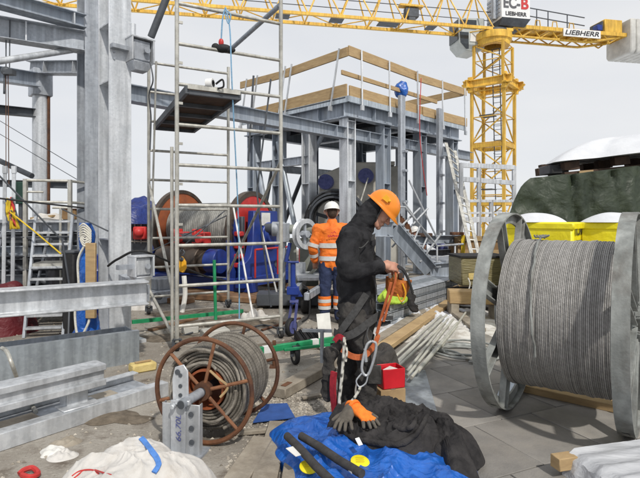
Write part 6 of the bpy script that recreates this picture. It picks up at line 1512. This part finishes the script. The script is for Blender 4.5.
mb=MB(); mb.tube([M(362,340,-.275),M(363,352,-.275)],.012,8); mb.build('gate_sleeve',GALV,hn); mb=MB(); mb.tube(arcpts([M(366,320,-.235),M(364,328,-.25),M(367,335,-.27)]),.007,6); mb.build('gear_loop',WEBB,hn); mb=MB(); mb.tube(arcpts([M(360,362,-.27),M(354,370,-.265),M(357,376,-.26),M(363,372,-.265),M(365,362,-.27)]),.006,6); mb.build('shackle',GALV,hn)
stp=lambda i,k:(.12 if ((i//2)%4==0 and k<4) or ((i//2)%4==2 and k>=4) else 1.0)
mb=MB(); mb.tube(arcpts([M(343,330,-.25),M(342,350,-.25),M(340,372,-.25),M(338,392,-.26),M(339,412,-.27)],12),.0125,8,tonef=stp); mb.tube(arcpts([M(343,334,-.25),M(345,342,-.27),M(344,352,-.27)],8),.009,8,tonef=stp); mb.build('lanyard_rope',ROPEK,hn)
mb=MB(); mb.tube(arcpts([M(358,376,-.26),M(352,386,-.27),M(343,394,-.28),M(334,398,-.27)],12),.011,8,tonef=stp); mb.build('lanyard_rope',ROPEK,hn)
strap([M(334,335,-.2),M(338,330,-.22),M(342,332,-.23)],.04,WEBR,'red_loop')
strap([M(334,364,-.2),M(333,380,-.2),M(335,402,-.2)],.05,WEBR,'red_strap',.02)
bg_=MB(); cap(bg_,M(329,348,-.10),M(328,390,-.12),.035,.045,V((1,0,0)),1.2); cap(bg_,M(338,340,-.08),M(332,356,-.1),.03,.03); remesh(bg_,.008,3,folds(.010,12.,9)).build('rope_bag',TROUS,hn,smooth=180)
# tool pouch and strap in his hands
tp=thing('tool_pouch','small orange tool pouch hanging by a dark strap from the hands of the worker','pouch',M(394,282,-.15))
c=M(395,284,-.12); mb=MB(); mb.lathe([(-.075,.001),(-.075,.070),(-.03,.088),(.055,.098),(.06,.098),(.055,.09),(.03,.085),(.03,.001)],c,(.15,0,1),32); 
mb.v=[x+V((nz(x.x*14,x.y*14,x.z*9),nz(x.x*14,x.y*9,x.z*9+4),0))*.014 for x in mb.v]; mb.build('pouch_body',ORBAG,tp)
random.seed(2)
for k,m in enumerate((PAPER,FOAMY,WOODD,GALV)): mb=MB(); mb.bar(c+V((-.05+.035*k,-.01*k,.02)),c+V((-.06+.045*k,.01,.10)),.03,.012); mb.build('tool',m,tp,bevel=.003)
strap([M(393,264,-.20),M(399,268,-.20),M(404,278,-.2),M(408,290,-.2)],.03,RUBBER,'hand_strap',.008,par=tp)
strap([M(391,266,-.22),M(391,276,-.23),M(388,288,-.23),M(384,300,-.24),M(380,316,-.22)],.022,WEBO,'orange_lanyard',.005,par=tp)
mb=MB(); mb.tube(arcpts([M(398,280,-.22),M(401,290,-.22),M(397,297,-.22),M(393,290,-.22)]),.006,6); mb.build('metal_ring',YBLOCK,tp)

# ---- simple full figure (upright, seen from behind) for the workers further off
def figure(label, base, f, hatm, topm, legm, bands=False, s=1., voxel=.012, lean=0., arms=None, group=None):
    f=f.normalized(); r=f.cross(Z)
    t=thing('person',label,'person',base)
    def L(a,b,z): return base+(f*(a+lean*max(0,z-.9))+r*b)*s+Z*(z-lean*.25*max(0,z-.9))*s
    hc=L(.02,0,1.63); hfd=(f+Z*-.25).normalized()
    bm_=MB(); ff,rr_,uu,HL=head_caps(bm_,hc,hfd,Z,s); cap(bm_,hc-Z*.04*s,L(-.01,0,1.46),.055*s,.06*s)
    arms=arms or [((-.02,.21,1.40),(-.05,.285,1.12),(.08,.27,.88)),((-.02,-.21,1.40),(-.02,-.29,1.13),(.10,-.25,.90))]
    for a,b,c_ in arms:
        a,b,c_=L(*a),L(*b),L(*c_); cap(bm_,a,b,.045*s,.036*s); cap(bm_,b,c_,.034*s,.026*s); d=(c_-b).normalized()
        hand_caps(bm_,c_,d,f,f,.5,s*1.02)
    cap(bm_,L(0,0,1.38),L(0,0,.95),.11*s,.11*s,r,1.3)
    for k in (-1,1): cap(bm_,L(0,.09*k,.92),L(.02,.10*k,.5),.07*s,.05*s); cap(bm_,L(.02,.10*k,.5),L(-.01,.11*k,.08),.05*s,.036*s)
    remesh(bm_,.0062*s,2).build('body',SKIN,t,smooth=180)
    jm=MB(); cap(jm,L(0,0,1.36),L(0,0,1.12),.125*s,.132*s,r,1.45); cap(jm,L(0,0,1.12),L(0,0,.90),.132*s,.140*s,r,1.32); cap(jm,L(-.01,-.15,1.41),L(-.01,.15,1.41),.08*s,.08*s); cap(jm,L(-.02,0,1.42),L(.0,0,1.50),.085*s,.07*s)
    for a,b,c_ in arms:
        a,b,c_=L(*a),L(*b),L(*c_); d=(c_-b).normalized(); cap(jm,a,b,.084*s,.068*s); cap(jm,b,c_-d*.03*s,.066*s,.05*s)
    jk=remesh(jm,voxel,4,folds(.010*s,7.,3)).build('jacket',topm,t,smooth=180)
    tm=MB(); cap(tm,L(0,0,.88),L(0,0,.86),.115*s,.12*s,r,1.2)
    for k in (-1,1): cap(tm,L(0,.09*k,.88),L(.02,.105*k,.5),.105*s,.084*s); cap(tm,L(.02,.105*k,.5),L(-.01,.115*k,.10),.084*s,.074*s)
    tz=remesh(tm,voxel,4,folds(.010*s,6.,6)).build('trousers',legm,t,smooth=180)
    for k in (-1,1):
        bt=MB(); cap(bt,L(-.04,.115*k,.05),L(.14,.13*k,.045),.05*s,.042*s); cap(bt,L(-.02,.115*k,.14),L(-.02,.115*k,.06),.055*s,.052*s); remesh(bt,.012,3).build('boot',RUBBER,t,smooth=180)
    hair=MB(); cap(hair,HL(-.03,0,.03),HL(-.04,0,-.015),.084*s,.074*s,rr_,.95); remesh(hair,.012,3).build('hair',HAIRM,t,smooth=180)
    hardhat(t,HL(-.004,0,.055),ff,uu,hatm,1.03*s)
    return t,L,f,r,jk,tz,arms
def ring(mb,c,ax,side,r1,k,h,n=28):
    vs=[]
    ax=ax.normalized(); a=(side-ax*side.dot(ax)).normalized(); b=ax.cross(a)
    for z in (-h/2,h/2):
        for i in range(n): th=2*math.pi*i/n; vs.append(c+ax*z+(a*math.cos(th)*k+b*math.sin(th))*r1)
    mb.add(vs,[(i,(i+1)%n,n+(i+1)%n,n+i) for i in range(n)])
m2b=V((.18,7.45,0))
m2,L2,f2,r2,jk2,tz2,ar2=figure('worker in orange hi-vis jacket and white helmet standing with his back turned',m2b,V((-.12,1,0)),HATW,HIVO,NAVY)
mb=MB(); ring(mb,L2(0,0,1.16),Z,r2,.146,1.42,.07); ring(mb,L2(0,0,.97),Z,r2,.153,1.30,.065); mb.build('reflective_band',SILV,jk2)
for a,b,c_ in ar2:
    a,b,c_=L2(*a),L2(*b),L2(*c_)
    for k,(p,q,kk,rr) in enumerate(((a,b,.88,.080),(b,c_,.45,.070))): mb=MB(); ring(mb,lerp(p,q,kk),q-p,r2,rr,1,.055); mb.build('reflective_band',SILV,jk2)
for k in (-1,1):
    a=L2(.0,.113*k,.28); mb=MB(); ring(mb,a+Z*.06,Z,r2,.094,1.02,.14); mb.build('orange_band',HIVO,tz2)
    mb=MB(); ring(mb,a+Z*.06,Z,r2,.0965,1.02,.05); ring(mb,a-Z*.04,Z,r2,.093,1.02,.05); mb.build('reflective_band',SILV,tz2)
mb=MB(); o=L2(-.165,0,1.33)
mb.prism([(-.055,0),(-.03,.03),(-.012,.015),(.01,.045),(.04,.012),(.03,.008),(.008,.030),(-.01,.006),(-.03,.018)],o,r2,Z,.006)
for x in range(6): mb.box(o+r2*(-.075+.028*x)+Z*-.028,(.018,.006,.026),r2)
b=mb.build('back_print',REDT,jk2); b['kind']='stuff'
figure('distant worker in a red helmet and blue jacket behind the winch',V((-1.32,14.4,0)),V((.2,-1,0)),HATR,BLUEM,NAVY,voxel=.02)
figure('worker in navy with a white helmet bending down under the platform behind the gangway handrail',V((3.25,13.2,.0)),V((-.96,-.25,0)),HATW,PURPB,NAVY,voxel=.02,lean=1.25,s=.86,arms=[((.02,.2,1.36),(.28,.24,1.25),(.45,.2,1.1)),((.02,-.2,1.36),(.28,-.24,1.25),(.45,-.2,1.1))])
